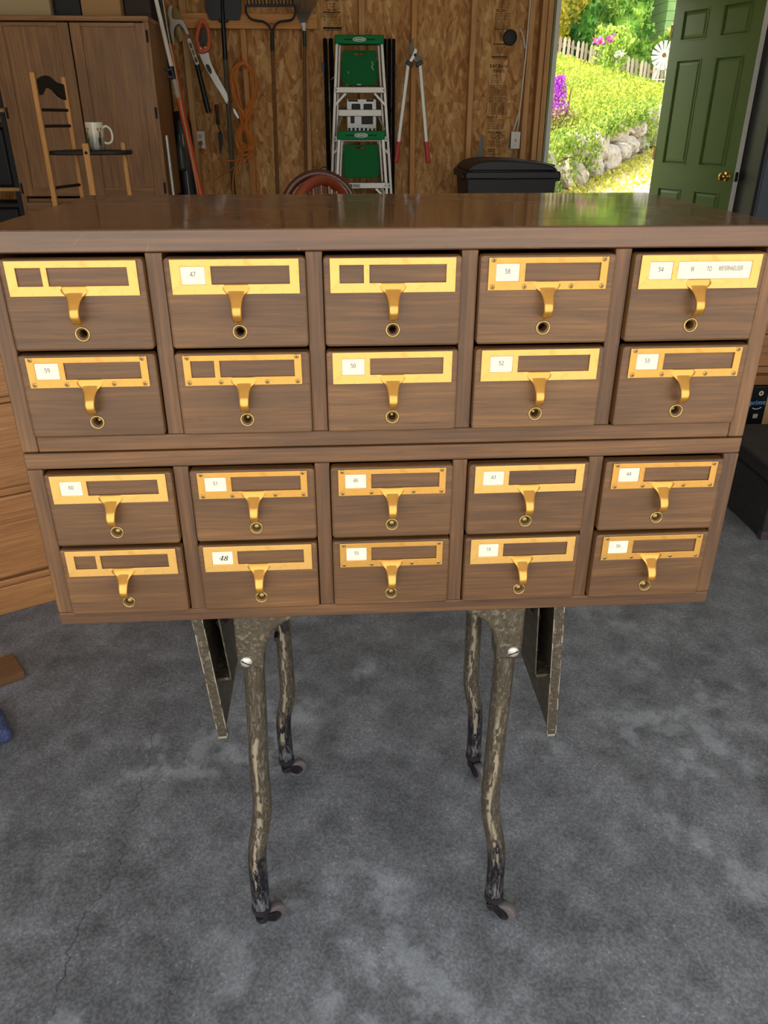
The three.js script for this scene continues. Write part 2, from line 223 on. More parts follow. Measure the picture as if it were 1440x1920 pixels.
// door frame: pale jambs, green weatherstrip edge outside
const frame = struct('trim_1', G(span(DX0 - 0.03, DX0, 0, DH + 0.03, ZB - 0.2, ZB + 0.1), span(DX1, DX1 + 0.03, 0, DH + 0.03, ZB - 0.06, ZB + 0.1), span(DX0, DX1, DH, DH + 0.03, ZB - 0.2, ZB + 0.1)), M.white);
mesh('jamb_edge', G(span(DX0 - 0.045, DX0 - 0.032, 0, DH, ZB, ZB + 0.1)), M.doorGreen, frame);
mesh('threshold', span(DX0, DX1, 0, 0.02, ZB - 0.2, ZB + 0.1), M.alu, frame);
{ // six-panel green door, swung inward
  const d = new THREE.Group(); d.name = 'door_1'; d.userData = { kind: 'structure', label: 'dark green six-panel door standing open beside the sunny doorway', category: 'door' }; scene.add(d);
  d.position.set(2.385, 0.012, -5.49); d.rotation.y = -Math.atan2(0.74, 0.285);
  // local: x along the door from the hinge, z = outward of the visible face
  const w = 0.8, h = 2.03, holes = []; const cols = [[0.095, 0.325], [0.46, 0.69]], rows = [[0.2, 0.765], [0.935, 1.6], [1.722, 1.9]];
  for (const [a, b] of cols) for (const [c, e] of rows) holes.push(rect(a, b, c, e).reverse());
  mesh('slab', T(extrude(rect(0, w, 0, h), 0.012, 0, holes), 0, 0, -0.012), M.doorGreen, d);
  mesh('slab_core', span(0.001, w - 0.001, 0, h, -0.04, -0.0119), M.doorGreen, d);
  mesh('door_edge', span(w - 0.001, w + 0.001, 0, h, -0.042, 0), M.white, d, 'pale unpainted latch edge');
  for (const [a, b] of cols) for (const [c, e] of rows) {
    const g = extrude(rect(a + 0.03, b - 0.03, c + 0.03, e - 0.03), 0.009, 0), P = g.attributes.position, cx = (a + b) / 2, cy = (c + e) / 2;
    for (let i = 0; i < P.count; i++) if (P.getZ(i) < 0.001) P.setXY(i, P.getX(i) + Math.sign(P.getX(i) - cx) * 0.024, P.getY(i) + Math.sign(P.getY(i) - cy) * 0.024);
    const n = G(g); n.computeVertexNormals(); const p = mesh('panel', T(n, 0, 0, -0.0118), M.doorGreen, d);
    const q = 0.008; mesh('moulding', G(bar([a, c, 0], [b, c, 0], q, q), bar([a, e, 0], [b, e, 0], q, q), bar([a, c, 0], [a, e, 0], q, q), bar([b, c, 0], [b, e, 0], q, q)), M.doorGreen, p);
  }
  const k = mesh('knob', G(T(lathe([[0, 0.062], [0.018, 0.06], [0.027, 0.05], [0.028, 0.042], [0.02, 0.03], [0.011, 0.022], [0.011, 0.008], [0.03, 0.006], [0.032, 0]], 24), 0.735, 0.875, 0, Math.PI / 2)), std({ color: C('#b08d4a'), metalness: 0.95, roughness: 0.2 }), d, 'brass door knob');
  mesh('latch_plate', span(0.8005, 0.803, 0.845, 0.905, -0.034, -0.008), M.standDark, d);
  for (const y of [0.25, 1.0, 1.78]) mesh('hinge', cyl([-0.006, y - 0.045, 0.004], [-0.006, y + 0.045, 0.004], 0.006), M.brassOld, d);
}
// ---------------------------------------------------------------- printed stamps on the strand board
function stampTex(w, h, draw) { const t = canvasTex(w, h, (c) => { c.clearRect(0, 0, w, h); c.fillStyle = c.strokeStyle = '#1a100a'; draw(c); }); return std({ map: t, transparent: true, roughness: 0.9, opacity: 1 }); }
function stamp(x0, x1, y0, y1, m) { const g = new THREE.PlaneGeometry(x1 - x0, y1 - y0).translate((x0 + x1) / 2, (y0 + y1) / 2, ZB + 0.0008); mesh('printed_stamp', g, m, wallBack); }
const ct = (c, s, x, y, f, sy = 1) => { c.save(); c.translate(x, y); c.scale(1, sy); c.font = f; c.textAlign = 'center'; c.fillText(s, 0, 0); c.restore(); };
stamp(-0.1, 0.036, 1.788, 2.05, stampTex(256, 512, (c) => {
  ct(c, 'APPLY', 128, 40, 'bold 30px sans-serif'); ct(c, 'PANEL', 128, 75, 'bold 30px sans-serif'); c.fillRect(20, 90, 216, 10); ct(c, 'WALL-ONE', 128, 148, 'bold 36px sans-serif'); ct(c, 'W-16', 128, 188, 'bold 32px sans-serif'); ct(c, '5/16', 128, 222, 'bold 30px sans-serif'); ct(c, '000-000', 128, 258, 'bold 34px sans-serif'); c.fillRect(16, 268, 224, 12); ct(c, 'SPACED 1/8', 128, 312, 'bold 30px sans-serif');
  c.fillRect(8, 326, 240, 6); ct(c, 'STRENGTH', 128, 380, '28px sans-serif'); ct(c, 'AXIS THIS', 128, 412, '28px sans-serif'); c.lineWidth = 3; c.strokeRect(52, 346, 152, 82); for (const x of [26, 228]) { c.fillRect(x - 2, 350, 5, 80); c.beginPath(); c.moveTo(x - 10, 366); c.lineTo(x + 10, 366); c.lineTo(x, 344); c.fill(); } c.fillRect(4, 446, 246, 24); c.fillRect(4, 480, 246, 8);
}));
stamp(1.105, 1.285, 0.93, 2.06, stampTex(320, 2000, (c) => {
  const para = (y0, y1, x0, x1, st = 17) => { for (let y = y0; y < y1; y += st) { let x = x0; while (x < x1 - 8) { const w = rr(8, 34); c.fillRect(x, y, Math.min(w, x1 - x), 6); x += w + 7; } } };
  ct(c, 'RATED', 110, 60, 'bold 52px sans-serif'); ct(c, 'SHEATHING', 130, 110, 'bold 40px sans-serif'); para(130, 200, 70, 210); ct(c, 'W 24', 100, 250, 'bold 50px sans-serif'); para(262, 400, 36, 240); ct(c, 'EXPOSURE 1', 140, 445, 'bold 36px sans-serif'); para(460, 560, 110, 220, 13); c.fillRect(30, 590, 220, 10); c.strokeRect(60, 620, 150, 90); para(635, 700, 75, 195); c.fillRect(20, 730, 200, 12); c.fillRect(20, 752, 200, 5);
  ct(c, 'FACE', 70, 860, 'bold 58px sans-serif'); ct(c, '24/16', 180, 860, 'bold 46px sans-serif'); ct(c, 'PANEL', 130, 910, 'bold 50px sans-serif'); para(940, 1040, 30, 130, 20); para(1060, 1180, 20, 250, 18); c.fillRect(16, 1190, 240, 5); para(1205, 1370, 16, 260, 16); c.fillRect(14, 1385, 245, 6); ct(c, 'NAIL 6', 70, 1440, 'bold 44px sans-serif'); para(1455, 1560, 12, 230, 20);
  c.fillRect(20, 1600, 230, 8); c.lineWidth = 8; c.beginPath(); c.ellipse(150, 1650, 80, 36, 0, 0, 7); c.stroke(); ct(c, 'QAI', 150, 1668, 'bold 52px sans-serif'); para(1705, 1770, 30, 240, 16); ct(c, '507', 80, 1850, 'bold 64px sans-serif'); c.fillRect(20, 1868, 180, 6); ct(c, 'TAV', 95, 1950, 'bold 56px sans-serif');
}));

// ---------------------------------------------------------------- the card catalogue: two stacked units of ten drawers
const CW = 0.84, CD = 0.416, COLS = [-0.327, -0.1632, -0.0003, 0.163, 0.3272], DW = 0.1445, DHH = 0.0936;
const cards = ['47', '58', '54', '59', '50', '52', '53', '60', '51', '46', '43', '44', '48', '55', '18', '56'];
M.card = std({ roughness: 0.75, map: canvasTex(1024, 512, (c, w, h) => {
  c.fillStyle = '#e8dfc8'; c.fillRect(0, 0, w, h); c.fillStyle = '#1c1917';
  cards.forEach((s, i) => { const x = (i % 8) * 128, y = Math.floor(i / 8) * 96; if (s === '48') { c.save(); c.translate(x + 66, y + 56); c.rotate(0.12); c.font = 'italic bold 44px serif'; c.textAlign = 'center'; c.fillText(s, 0, 8); c.restore(); } else { c.save(); c.translate(x + 64, y + 44); c.scale(0.8, 1); c.font = '31px sans-serif'; c.textAlign = 'center'; c.fillText(s, 0, 8); c.restore(); } });
  c.font = '30px sans-serif'; c.fillText('W', 74, 244, 18); c.fillText('TO', 156, 244, 26); c.fillText('WEYERHAEUSER', 216, 242, 124);
}) });
const cardGeo = (i) => { const wide = i === 'wide', g = new THREE.BoxGeometry(wide ? 0.084 : 0.0275, 0.0205, 0.0005), U = g.attributes.uv; for (let k = 0; k < U.count; k++) { const front = k >= 16 && k < 20; const u = U.getX(k), v = U.getY(k); if (!front) U.setXY(k, 0.95, 0.05); else if (wide) U.setXY(k, u * 392 / 1024, 1 - (192 + (1 - v) * 96) / 512); else U.setXY(k, ((i % 8) * 128 + u * 128) / 1024, 1 - (Math.floor(i / 8) * 96 + (1 - v) * 96) / 512); } return g; };
function loft(st, th) {                                 // a flat curved strip: stations [y, z, half width]
  const n = st.length, cols = 7, pos = [], idx = [];
  for (const side of [1, -1]) for (let i = 0; i < n; i++) {
    const a = st[Math.max(0, i - 1)], b = st[Math.min(n - 1, i + 1)], dy = b[0] - a[0], dz = b[1] - a[1], l = Math.hypot(dy, dz) || 1, ny = dz / l, nz = -dy / l;
    for (let k = 0; k < cols; k++) { const q = k / (cols - 1) * 2 - 1, o = side * th / 2 - (side > 0 ? 0.0007 : 0.0003) * q * q * q * q; pos.push(q * st[i][2], st[i][0] + ny * o, st[i][1] + nz * o); }
  }
  const id = (s, i, k) => s * n * cols + i * cols + k;
  for (let i = 0; i + 1 < n; i++) { for (let k = 0; k + 1 < cols; k++) { idx.push(id(0, i, k), id(0, i + 1, k), id(0, i, k + 1), id(0, i, k + 1), id(0, i + 1, k), id(0, i + 1, k + 1)); idx.push(id(1, i, k), id(1, i, k + 1), id(1, i + 1, k), id(1, i, k + 1), id(1, i + 1, k + 1), id(1, i + 1, k)); } for (const k of [0, cols - 1]) { const f = k ? [id(0, i, k), id(0, i + 1, k), id(1, i, k), id(1, i, k), id(0, i + 1, k), id(1, i + 1, k)] : [id(0, i, k), id(1, i, k), id(0, i + 1, k), id(1, i, k), id(1, i + 1, k), id(0, i + 1, k)]; idx.push(...f); } }
  for (const i of [0, n - 1]) for (let k = 0; k + 1 < cols; k++) idx.push(id(0, i, k), id(0, i, k + 1), id(1, i, k), id(1, i, k), id(0, i, k + 1), id(1, i, k + 1));
  const g = new THREE.BufferGeometry(); g.setAttribute('position', new THREE.Float32BufferAttribute(pos, 3)); g.setIndex(idx); g.computeVertexNormals();
  const uv = []; for (let i = 0; i < pos.length; i += 3) uv.push(pos[i], pos[i + 1]); g.setAttribute('uv', new THREE.Float32BufferAttribute(uv, 2)); return g;
}
const pullStations = (() => { const key = [[0.0203, 0.0013, 0.0135], [0.0170, 0.0015, 0.0140], [0.0138, 0.0022, 0.0128], [0.0113, 0.0042, 0.0092], [0.0080, 0.0078, 0.0068], [0.0030, 0.0128, 0.0056], [-0.0035, 0.0166, 0.0051], [-0.0090, 0.0165, 0.0050], [-0.0140, 0.0128, 0.0049], [-0.0172, 0.0066, 0.0048]]; const c = new THREE.CatmullRomCurve3(key.map((k) => V(...k))); return c.getPoints(34).map((p) => [p.x, p.y, p.z]); })();
const GEO = {
  plate: [0.131, 0.127].map((w, k) => { const h = w / 2; return extrude(rect(-h, h, k ? 0.0112 : 0.0103, k ? 0.0448 : 0.0456), 0.0018, 0.0005, [rect(-0.0555, -0.0305, 0.0205, 0.0385).reverse(), rect(-0.0245, 0.0555, 0.0205, 0.0385).reverse()]); }),
  lip: G(bar([-0.0305, 0.0206, 0.0019], [-0.0555, 0.0206, 0.0019], 0.0008, 0.0008), bar([-0.0245, 0.0206, 0.0019], [0.0555, 0.0206, 0.0019], 0.0008, 0.0008)),
  pull: loft(pullStations, 0.0024),
  ring: T(new THREE.TorusGeometry(0.0070, 0.00105, 8, 28), 0, -0.029, 0.0003),
  tube: G(T(new THREE.CylinderGeometry(0.0063, 0.0063, 0.03, 24, 1, true), 0, -0.029, -0.0148, Math.PI / 2), T(new THREE.CircleGeometry(0.0063, 24), 0, -0.029, -0.029)),
  rod: T(new THREE.SphereGeometry(0.0048, 16, 10), 0, -0.029, -0.0115, 0, 0, 0).scale(1, 1, 1),
  screw: T(new THREE.SphereGeometry(0.0027, 14, 6, 0, Math.PI * 2, 0, Math.PI / 2).scale(1, 0.4, 1), 0, 0, 0, Math.PI / 2), cross: G(box(0.003, 0.0006, 0.0004, 0, 0, 0.0009), box(0.0006, 0.003, 0.0004, 0, 0, 0.0009)),
  tray: G(span(-0.066, -0.058, -0.04, 0.02, -0.37, -0.008), span(0.058, 0.066, -0.04, 0.02, -0.37, -0.008), span(-0.058, 0.058, -0.04, -0.034, -0.37, -0.008), span(-0.066, 0.066, -0.04, 0.02, -0.378, -0.37)),
};
const frontShape = () => extrude(rrect(-DW / 2, DW / 2, -DHH / 2, DHH / 2, 0.004), 0.016, 0.0026, [circle(0, -0.029, 0.0040, 24).reverse()]);
function catalogUnit(label, y0, y1, rows, tb, full) {
  const t = thing('card_catalog', label, 'card catalogue', [0, y0, 0], 0, null), H = y1 - y0, h = CW / 2, o = () => [rr(0, 3), rr(0, 3)];
  const parts = [['side_panel', -h, -0.401, full ? tb[0] : 0, H - tb[1], -CD, 0, 'y'], ['side_panel', 0.401, h, full ? tb[0] : 0, H - tb[1], -CD, 0, 'y'], ['bottom_panel', full ? -h : -0.401, full ? h : 0.401, 0, tb[0], -CD, 0, 'x']];
  for (const [n, a, b, c, d, e, f, gr] of parts) mesh(n, metric(span(a, b, c, d, e, f, 0.0022), gr, o()), M.walnut, t);
  mesh('top_panel', metric(span(-h, h, H - tb[1], H, -CD, 0, 0.0025), 'x', full ? o() : [0.42, 0.43]), full ? M.walnut : M.topEdge, t);
  for (let i = 0; i < 4; i++) { const x = (COLS[i] + COLS[i + 1]) / 2; mesh('divider', metric(span(x - 0.0088, x + 0.0088, tb[0], H - tb[1], -CD + 0.02, -0.0005, 0.001), 'y', o()), M.walnut, t); }
  mesh('back_panel', span(-0.401, 0.401, tb[0], H - tb[1], -CD, -CD + 0.01), M.inside, t);
  rows.forEach(([yc, list], r) => list.forEach(([kind, card, wide], i) => {
    const front = metric(frontShape(), 'x', o());
    const d = mesh('drawer', front.translate(0, 0, -0.016), M.drawer, t); d.position.set(COLS[i] + rr(-0.0006, 0.0006), yc - y0 - 0.0012, rr(0.0065, 0.0095)); d.rotation.y = rr(-0.006, 0.006);
    mesh('drawer_box', GEO.tray, M.inside, d);
    const br = kind ? M.brassOld : M.brass, pl = mesh('label_holder', GEO.plate[kind], br, d, kind ? 'screwed brass label holder' : 'smooth brass label holder'); pl.position.z = 0.0002;
    mesh('pull', GEO.pull, M.pull, d, 'curved brass finger pull');
    mesh('grommet', GEO.ring, M.ring, d); mesh('rod_tube', GEO.tube, M.tubeIn, d); if (!(y0 > 0.8 && r === 0)) { const e = mesh('rod_end', GEO.rod, M.rod, d); if (y0 < 0.8) { e.scale.set(1.2, 1.2, 1.2); e.position.set(0, 0.0058, 0.0065); } }
    if (kind) for (const [x, y] of [[-0.0585, 0.0425], [0.0585, 0.0425], [-0.0585, 0.0150], [0.0585, 0.0150], [-0.0245, 0.0152], [0.0255, 0.0152]]) { const s = mesh('screw', GEO.screw, M.screw, d); s.position.set(x, y, 0.002); const a = rr(0, 1.5); s.rotation.z = a; const q = new THREE.Mesh(GEO.cross, M.slot); q.name = 'screw_slot'; q.position.set(x, y, 0.002); q.rotation.z = a; q.castShadow = q.receiveShadow = true; d.add(q); }
    if (card) { const c = mesh('label_card', cardGeo(cards.indexOf(card)), M.card, d, 'small cream card numbered ' + card); c.position.set(-0.043, 0.0292, 0.0004); c.rotation.z = rr(-0.02, 0.02); }
    if (wide) { const c = mesh('label_card', cardGeo('wide'), M.card, d, 'long cream card with a printed name range'); c.position.set(0.0155, 0.0292, 0.0004); }
  }));
  return t;
}
M.topEdge = M.top;
catalogUnit('dark walnut card catalogue unit with the bare scuffed top, stacked uppermost', 0.8905, 1.129, [[1.0565, [[0], [0, '47'], [0], [1, '58'], [0, '54', 1]]], [0.9585, [[1, '59'], [1], [0, '50'], [0, '52'], [1, '53']]]], [0.0190, 0.0228], false);
catalogUnit('dark walnut card catalogue unit resting directly on the metal stand', 0.655, 0.8893, [[0.8205, [[0, '60'], [1, '51'], [1, '46'], [0, '43'], [1, '44']]], [0.7222, [[0], [0, '48'], [1, '55'], [0, '18'], [1, '56']]]], [0.0178, 0.0200], true);

// ---------------------------------------------------------------- the old metal typewriter stand
{
  const t = thing('typewriter_stand', 'worn grey metal typewriter stand with tube legs, casters and folded side leaves', 'stand');
  const uvm = (g, gr = 'y') => metric(g, gr);
  // table frame under the cabinet
  const F = [[-0.188, -0.045], [0.168, -0.045], [0.18, -0.35], [-0.176, -0.36]];
  mesh('top_frame', [uvm(bar([F[0][0], 0.649, -0.045], [F[1][0], 0.649, -0.045], 0.009, 0.03), 'x'), uvm(bar([F[3][0], 0.649, -0.36], [F[2][0], 0.649, -0.35], 0.009, 0.03), 'x'), uvm(bar([F[0][0], 0.649, -0.045], [F[3][0], 0.649, -0.36], 0.03, 0.009), 'z'), uvm(bar([F[1][0], 0.649, -0.045], [F[2][0], 0.649, -0.35], 0.03, 0.009), 'z'), uvm(rbox(0.09, 0.006, 0.06, 0.235, 0.651, -0.065, 0.002), 'x'), uvm(rbox(0.09, 0.006, 0.06, -0.245, 0.651, -0.065, 0.002), 'x')], M.stand, t);
  const legs = [
    [[-0.188, 0.64, -0.045], [-0.19, 0.5, -0.045], [-0.195, 0.36, -0.043], [-0.1955, 0.288, -0.042], [-0.1975, 0.262, -0.041], [-0.2035, 0.222, -0.039], [-0.2095, 0.188, -0.036], [-0.2115, 0.16, -0.035], [-0.2125, 0.052, -0.035]],
    [[0.167, 0.64, -0.045], [0.166, 0.5, -0.045], [0.163, 0.34, -0.043], [0.1625, 0.27, -0.042], [0.1645, 0.245, -0.041], [0.1705, 0.205, -0.039], [0.1765, 0.17, -0.036], [0.179, 0.14, -0.034], [0.181, 0.052, -0.034]],
    [[-0.176, 0.64, -0.36], [-0.176, 0.45, -0.36], [-0.175, 0.3, -0.36], [-0.175, 0.238, -0.361], [-0.178, 0.21, -0.363], [-0.187, 0.165, -0.368], [-0.189, 0.12, -0.37], [-0.188, 0.052, -0.37]],
    [[0.18, 0.64, -0.35], [0.18, 0.45, -0.35], [0.182, 0.3, -0.35], [0.183, 0.248, -0.351], [0.187, 0.22, -0.353], [0.196, 0.178, -0.358], [0.199, 0.12, -0.36], [0.2, 0.052, -0.36]]];
  legs.forEach((pts, i) => {
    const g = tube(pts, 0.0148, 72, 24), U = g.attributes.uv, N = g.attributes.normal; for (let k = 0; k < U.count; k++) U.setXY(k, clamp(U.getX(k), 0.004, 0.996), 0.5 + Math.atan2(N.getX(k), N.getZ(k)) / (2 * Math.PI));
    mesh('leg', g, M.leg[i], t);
    const e = pts[pts.length - 1], rear = i > 1, sgn = i === 3 ? 0.35 : 1, cx = e[0] + 0.022 * sgn, cz = e[2] + (i === 1 ? 0.006 : i === 3 ? -0.012 : 0.004);
    mesh('leg_collar', cyl([e[0], 0.044, e[2]], [e[0], 0.056, e[2]], 0.0162, 0.0162, 18), M.standDark, t);
    const yaw = [0.55, -0.5, 0.35, -1.1][i];
    const fork = mesh('caster', [T(extrude(smooth([[-0.028, 0.034], [-0.012, 0.035], [0.003, 0.028], [0.008, 0.018], [0.002, 0.011], [-0.006, 0.012], [-0.016, 0.02], [-0.028, 0.026]], 30, true), 0.0025), 0, 0, 0.0085), T(extrude(smooth([[-0.028, 0.034], [-0.012, 0.035], [0.003, 0.028], [0.008, 0.018], [0.002, 0.011], [-0.006, 0.012], [-0.016, 0.02], [-0.028, 0.026]], 30, true), 0.0025), 0, 0, -0.011), cyl([-0.022, 0.022, 0], [-0.022, 0.03, 0], 0.012), cyl([0, 0.018, -0.012], [0, 0.018, 0.012], 0.003)], M.standDark, t);
    fork.position.set(cx, 0, cz); fork.rotation.y = yaw; fork.position.x = e[0] + 0.022 * Math.cos(yaw); fork.position.z = e[2] - 0.022 * Math.sin(yaw); fork.position.y = 0.0145 - 0.0145;
    mesh('wheel', T(lathe([[0.004, -0.0075], [0.017, -0.0075], [0.0192, -0.005], [0.0195, 0], [0.0192, 0.005], [0.017, 0.0075], [0.004, 0.0075]], 28), 0, 0.0195, 0, Math.PI / 2), M.wheel, fork);
    mesh('stem', cyl([-0.022, 0.03, 0], [-0.022, 0.05, 0], 0.006), M.standDark, fork);
  });
  // cast corner brackets with a sweeping gusset and a big screw
  [[-0.190, -0.045, 1, M.stand], [0.167, -0.045, -1, M.stand], [-0.176, -0.36, 1, M.stand], [0.18, -0.35, -1, M.stand]].forEach(([x, z, s, m], i) => {
    const prof = [[-0.0185, 0.653], [-0.0185, 0.553], [0.0175, 0.553], [0.0185, 0.575], ...smooth([[0.0185, 0.575], [0.024, 0.597], [0.038, 0.618], [0.062, 0.634], [0.1, 0.643], [0.112, 0.645]], 20), [0.112, 0.653]].map(([a, b]) => [a * s, b]); if (s < 0) prof.reverse();
    const b = mesh('bracket', uvm(T(extrude(prof, 0.037, 0.004), x, 0, z - 0.0185)), m, t); const sx = x - 0.006 * s, sy = 0.566, sz = z + 0.0185;
    mesh('bracket_screw', T(lathe([[0, 0.004], [0.004, 0.0036], [0.0075, 0.0018], [0.008, 0]], 20), sx, sy, sz, Math.PI / 2), M.steel, b); mesh('screw_slot', T(box(0.014, 0.0014, 0.0012), sx, sy, sz + 0.0038, 0, 0, i * 0.9 - 0.5), M.slot, b);
  });
  // drop leaves hanging on either side, each a shallow pan with a stiffening channel
  [[-1, -0.2645, -0.246, 0.648, 0.402], [1, 0.2405, 0.2535, 0.648, 0.378]].forEach(([s, xt, xb, yt, yb]) => {
    const n = V(yt - yb, xb - xt, 0).normalize(), P = (a, d, z) => { const y = lerp(yt, yb, a), x = lerp(xt, xb, a); return [x + n.x * d, y + n.y * d, z]; };
    const slab = (a0, a1, d0, d1, z0, z1) => { const g = box(1, 1, 1), p = g.attributes.position; for (let i = 0; i < p.count; i++) { const q = P(p.getY(i) < 0 ? a1 : a0, p.getX(i) < 0 ? d0 : d1, p.getZ(i) < 0 ? z0 : z1); p.setXYZ(i, ...q); } g.computeVertexNormals(); return uvm(g); };
    const lf = mesh('drop_leaf', [slab(0, 1, -0.0012, 0.0012, -0.37, -0.062), slab(0, 1, s < 0 ? -0.007 : -0.007, 0.007, -0.37, -0.358)], M.stand, t);
    mesh('leaf_edge', [slab(0, 1, -0.0072, 0.0072, -0.062, -0.058)], M.stand, lf, 'scratched pale front edge'); const rim = []; for (const q of [-1, 1]) for (let k = 0; k < 26; k++) { const a0 = k / 26, w = rr(0.0002, 0.0016); if (rnd() < 0.82) rim.push(slab(a0, a0 + 1 / 26, q * 0.0074, q * (0.0074 - w), -0.0582, -0.0576)); } rim.push(slab(0.985, 1, -0.0074, 0.0074, -0.0582, -0.0576)); mesh('worn_rim', rim, M.bare, lf);
    mesh('channel', [slab(0.05, 0.62, -s * 0.0012, -s * 0.026, -0.34, -0.337), slab(0.6, 0.62, -s * 0.0012, -s * 0.026, -0.34, -0.075), slab(0.1, 0.62, -s * 0.024, -s * 0.026, -0.34, -0.075), slab(0.1, 0.12, -s * 0.0012, -s * 0.026, -0.34, -0.075)], M.stand, lf);
    for (const [za, zb] of [[-0.1, -0.12], [-0.28, -0.26]]) mesh('hinge_arm', bar([s * 0.19, 0.63, za], P(0.35, -s * 0.012, zb), 0.012, 0.004), M.stand, lf);
  });
  mesh('catch', [T(extrude(rrect(-0.005, 0.005, -0.03, 0.035, 0.004), 0.003), -0.152, 0.595, -0.09, 0, 0, 0.3), cyl([-0.158, 0.566, -0.09], [-0.158, 0.566, -0.075], 0.004)], M.standDark, t);
}

// ---------------------------------------------------------------- around the catalogue: dresser, lumber, carpet, trunk
{
  const t = thing('dresser', 'honey-coloured wooden dresser with wide plain drawers beside the catalogue', 'dresser', [-1.016, 0, -1.012], Math.atan2(0.461, 0.887));
  const x0 = -0.55, x1 = 0.42, d = 0.46, H = 0.86;                    // local x along the front, z outward
  mesh('body', [metric(span(x0, x1, 0.1, H - 0.03, -d, -0.022), 'x')], M.alder, t);
  mesh('base', metric(span(x0 - 0.004, x1 + 0.004, 0, 0.083, -d, 0, 0.004), 'x', [0.3, 0.2]), M.alder, t);
  mesh('base_moulding', metric(span(x0 - 0.004, x1 + 0.004, 0.083, 0.102, -d, -0.006, 0.004), 'x', [0.1, 0.4]), M.alder, t);
  for (const [a, b] of [[0.112, 0.345], [0.368, 0.593], [0.61, 0.81]]) mesh('drawer', metric(span(x0 + 0.02, x1 - 0.02, a, b, -0.03, 0, 0.006), 'x', [a * 5, b * 3]), M.alder, t);
  mesh('rail', [metric(span(x0, x1, 0.347, 0.366, -0.03, -0.008), 'x'), metric(span(x0, x1, 0.595, 0.608, -0.03, -0.008), 'x')], M.alder, t);
  mesh('top', metric(span(x0 - 0.015, x1 + 0.015, H - 0.03, H, -d - 0.01, 0.018, 0.006), 'x'), M.alder, t);
}
{
  const lum = tag(mesh('lumber_offcut', metric(rbox(0.5, 0.02, 0.097, 0, 0, 0, 0.002), 'x'), std({ map: pineTex, color: C('#8a8078'), roughness: 0.9 })), 'weathered board offcut lying on the concrete near the dresser foot', 'board'); lum.position.set(-1.081, 0.0105, -0.628); lum.rotation.y = 0.62;
  const c = tag(mesh('blue_rug', metric(rbox(0.4, 0.034, 0.14, 0, 0, 0, 0.012), 'x'), M.carpet), 'folded blue rug lying on the concrete beside the board offcut', 'rug'); c.position.set(-1.004, 0.0175, -0.461); c.rotation.y = 0.588;
}
{
  const t = thing('trunk', 'low black fabric-covered trunk on the floor behind the catalogue', 'trunk', [1.31, 0, -1.31], 0);
  mesh('body', metric(span(0, 0.75, 0, 0.185, -0.42, 0, 0.008), 'x'), M.trunk, t); mesh('lid', metric(span(-0.006, 0.756, 0.19, 0.245, -0.426, 0.006, 0.012), 'x'), M.trunk, t); mesh('corner_guard', [span(-0.003, 0.02, 0.0, 0.03, -0.02, 0.003, 0.003), span(-0.003, 0.02, 0.155, 0.188, -0.02, 0.003, 0.003)], std({ color: C('#3c3036'), roughness: 0.6 }), t);
  mesh('latch', [span(0.2, 0.25, 0.16, 0.22, 0.004, 0.012, 0.003), span(0.5, 0.55, 0.16, 0.22, 0.004, 0.012, 0.003)], M.steel, t);
  const b = thing('shipping_box', 'brown cardboard shipping box with black printed tape behind the trunk', 'box', [1.52, 0, -1.98], 0.1);
  mesh('carton', span(0, 0.42, 0, 0.3, -0.3, 0, 0.002), M.cardboard, b);
  const tape = std({ roughness: 0.35, map: canvasTex(256, 1024, (c, w, h) => { c.fillStyle = '#0d1116'; c.fillRect(0, 0, w, h); for (const y of [90, 560]) { c.fillStyle = '#c9bca6'; c.beginPath(); c.arc(150, y, 34, 0, 7); c.fill(); c.fillStyle = '#0d1116'; c.beginPath(); c.arc(150, y, 14, 0, 7); c.fill(); c.fillStyle = '#5f93c8'; c.font = 'bold 84px sans-serif'; c.textAlign = 'center'; c.fillText('prime', 128, y + 160); c.strokeStyle = '#c8d4de'; c.lineWidth = 10; c.beginPath(); c.arc(128, y + 110, 110, 0.9, 2.2); c.stroke(); c.fillStyle = '#b9ab94'; c.fillRect(100, y + 290, 70, 60); } }) });
  mesh('tape', G(T(new THREE.PlaneGeometry(0.075, 0.3), 0.07, 0.15, 0.0012), T(new THREE.PlaneGeometry(0.075, 0.3), 0.07, 0.3012, -0.15, -Math.PI / 2)), tape, b);
  const s = tag(mesh('plank', metric(span(1.5, 2.3, 0.312, 0.35, -2.34, -1.97, 0.003), 'x'), M.handleGrey), 'rough brown plank lying across the top of the shipping box', 'plank');
  const w = tag(mesh('wood_crate', [metric(span(1.54, 2.2, 0.352, 0.376, -2.36, -2.0), 'x'), metric(span(1.54, 2.2, 0.38, 0.5, -2.02, -2.0), 'x'), metric(span(1.54, 2.2, 0.505, 0.62, -2.02, -2.0), 'x'), metric(span(1.54, 1.56, 0.376, 0.62, -2.36, -2.02), 'z'), metric(span(2.18, 2.2, 0.376, 0.62, -2.36, -2.02), 'z'), metric(span(1.54, 2.2, 0.376, 0.62, -2.36, -2.34), 'x')], M.oak), 'dark wooden crate set on the plank over the shipping box', 'crate');
  const sup = tag(mesh('carton_block', span(1.98, 2.3, 0, 0.31, -2.3, -1.99, 0.003), M.beige), 'plain carton under the far end of the plank', 'box');
}

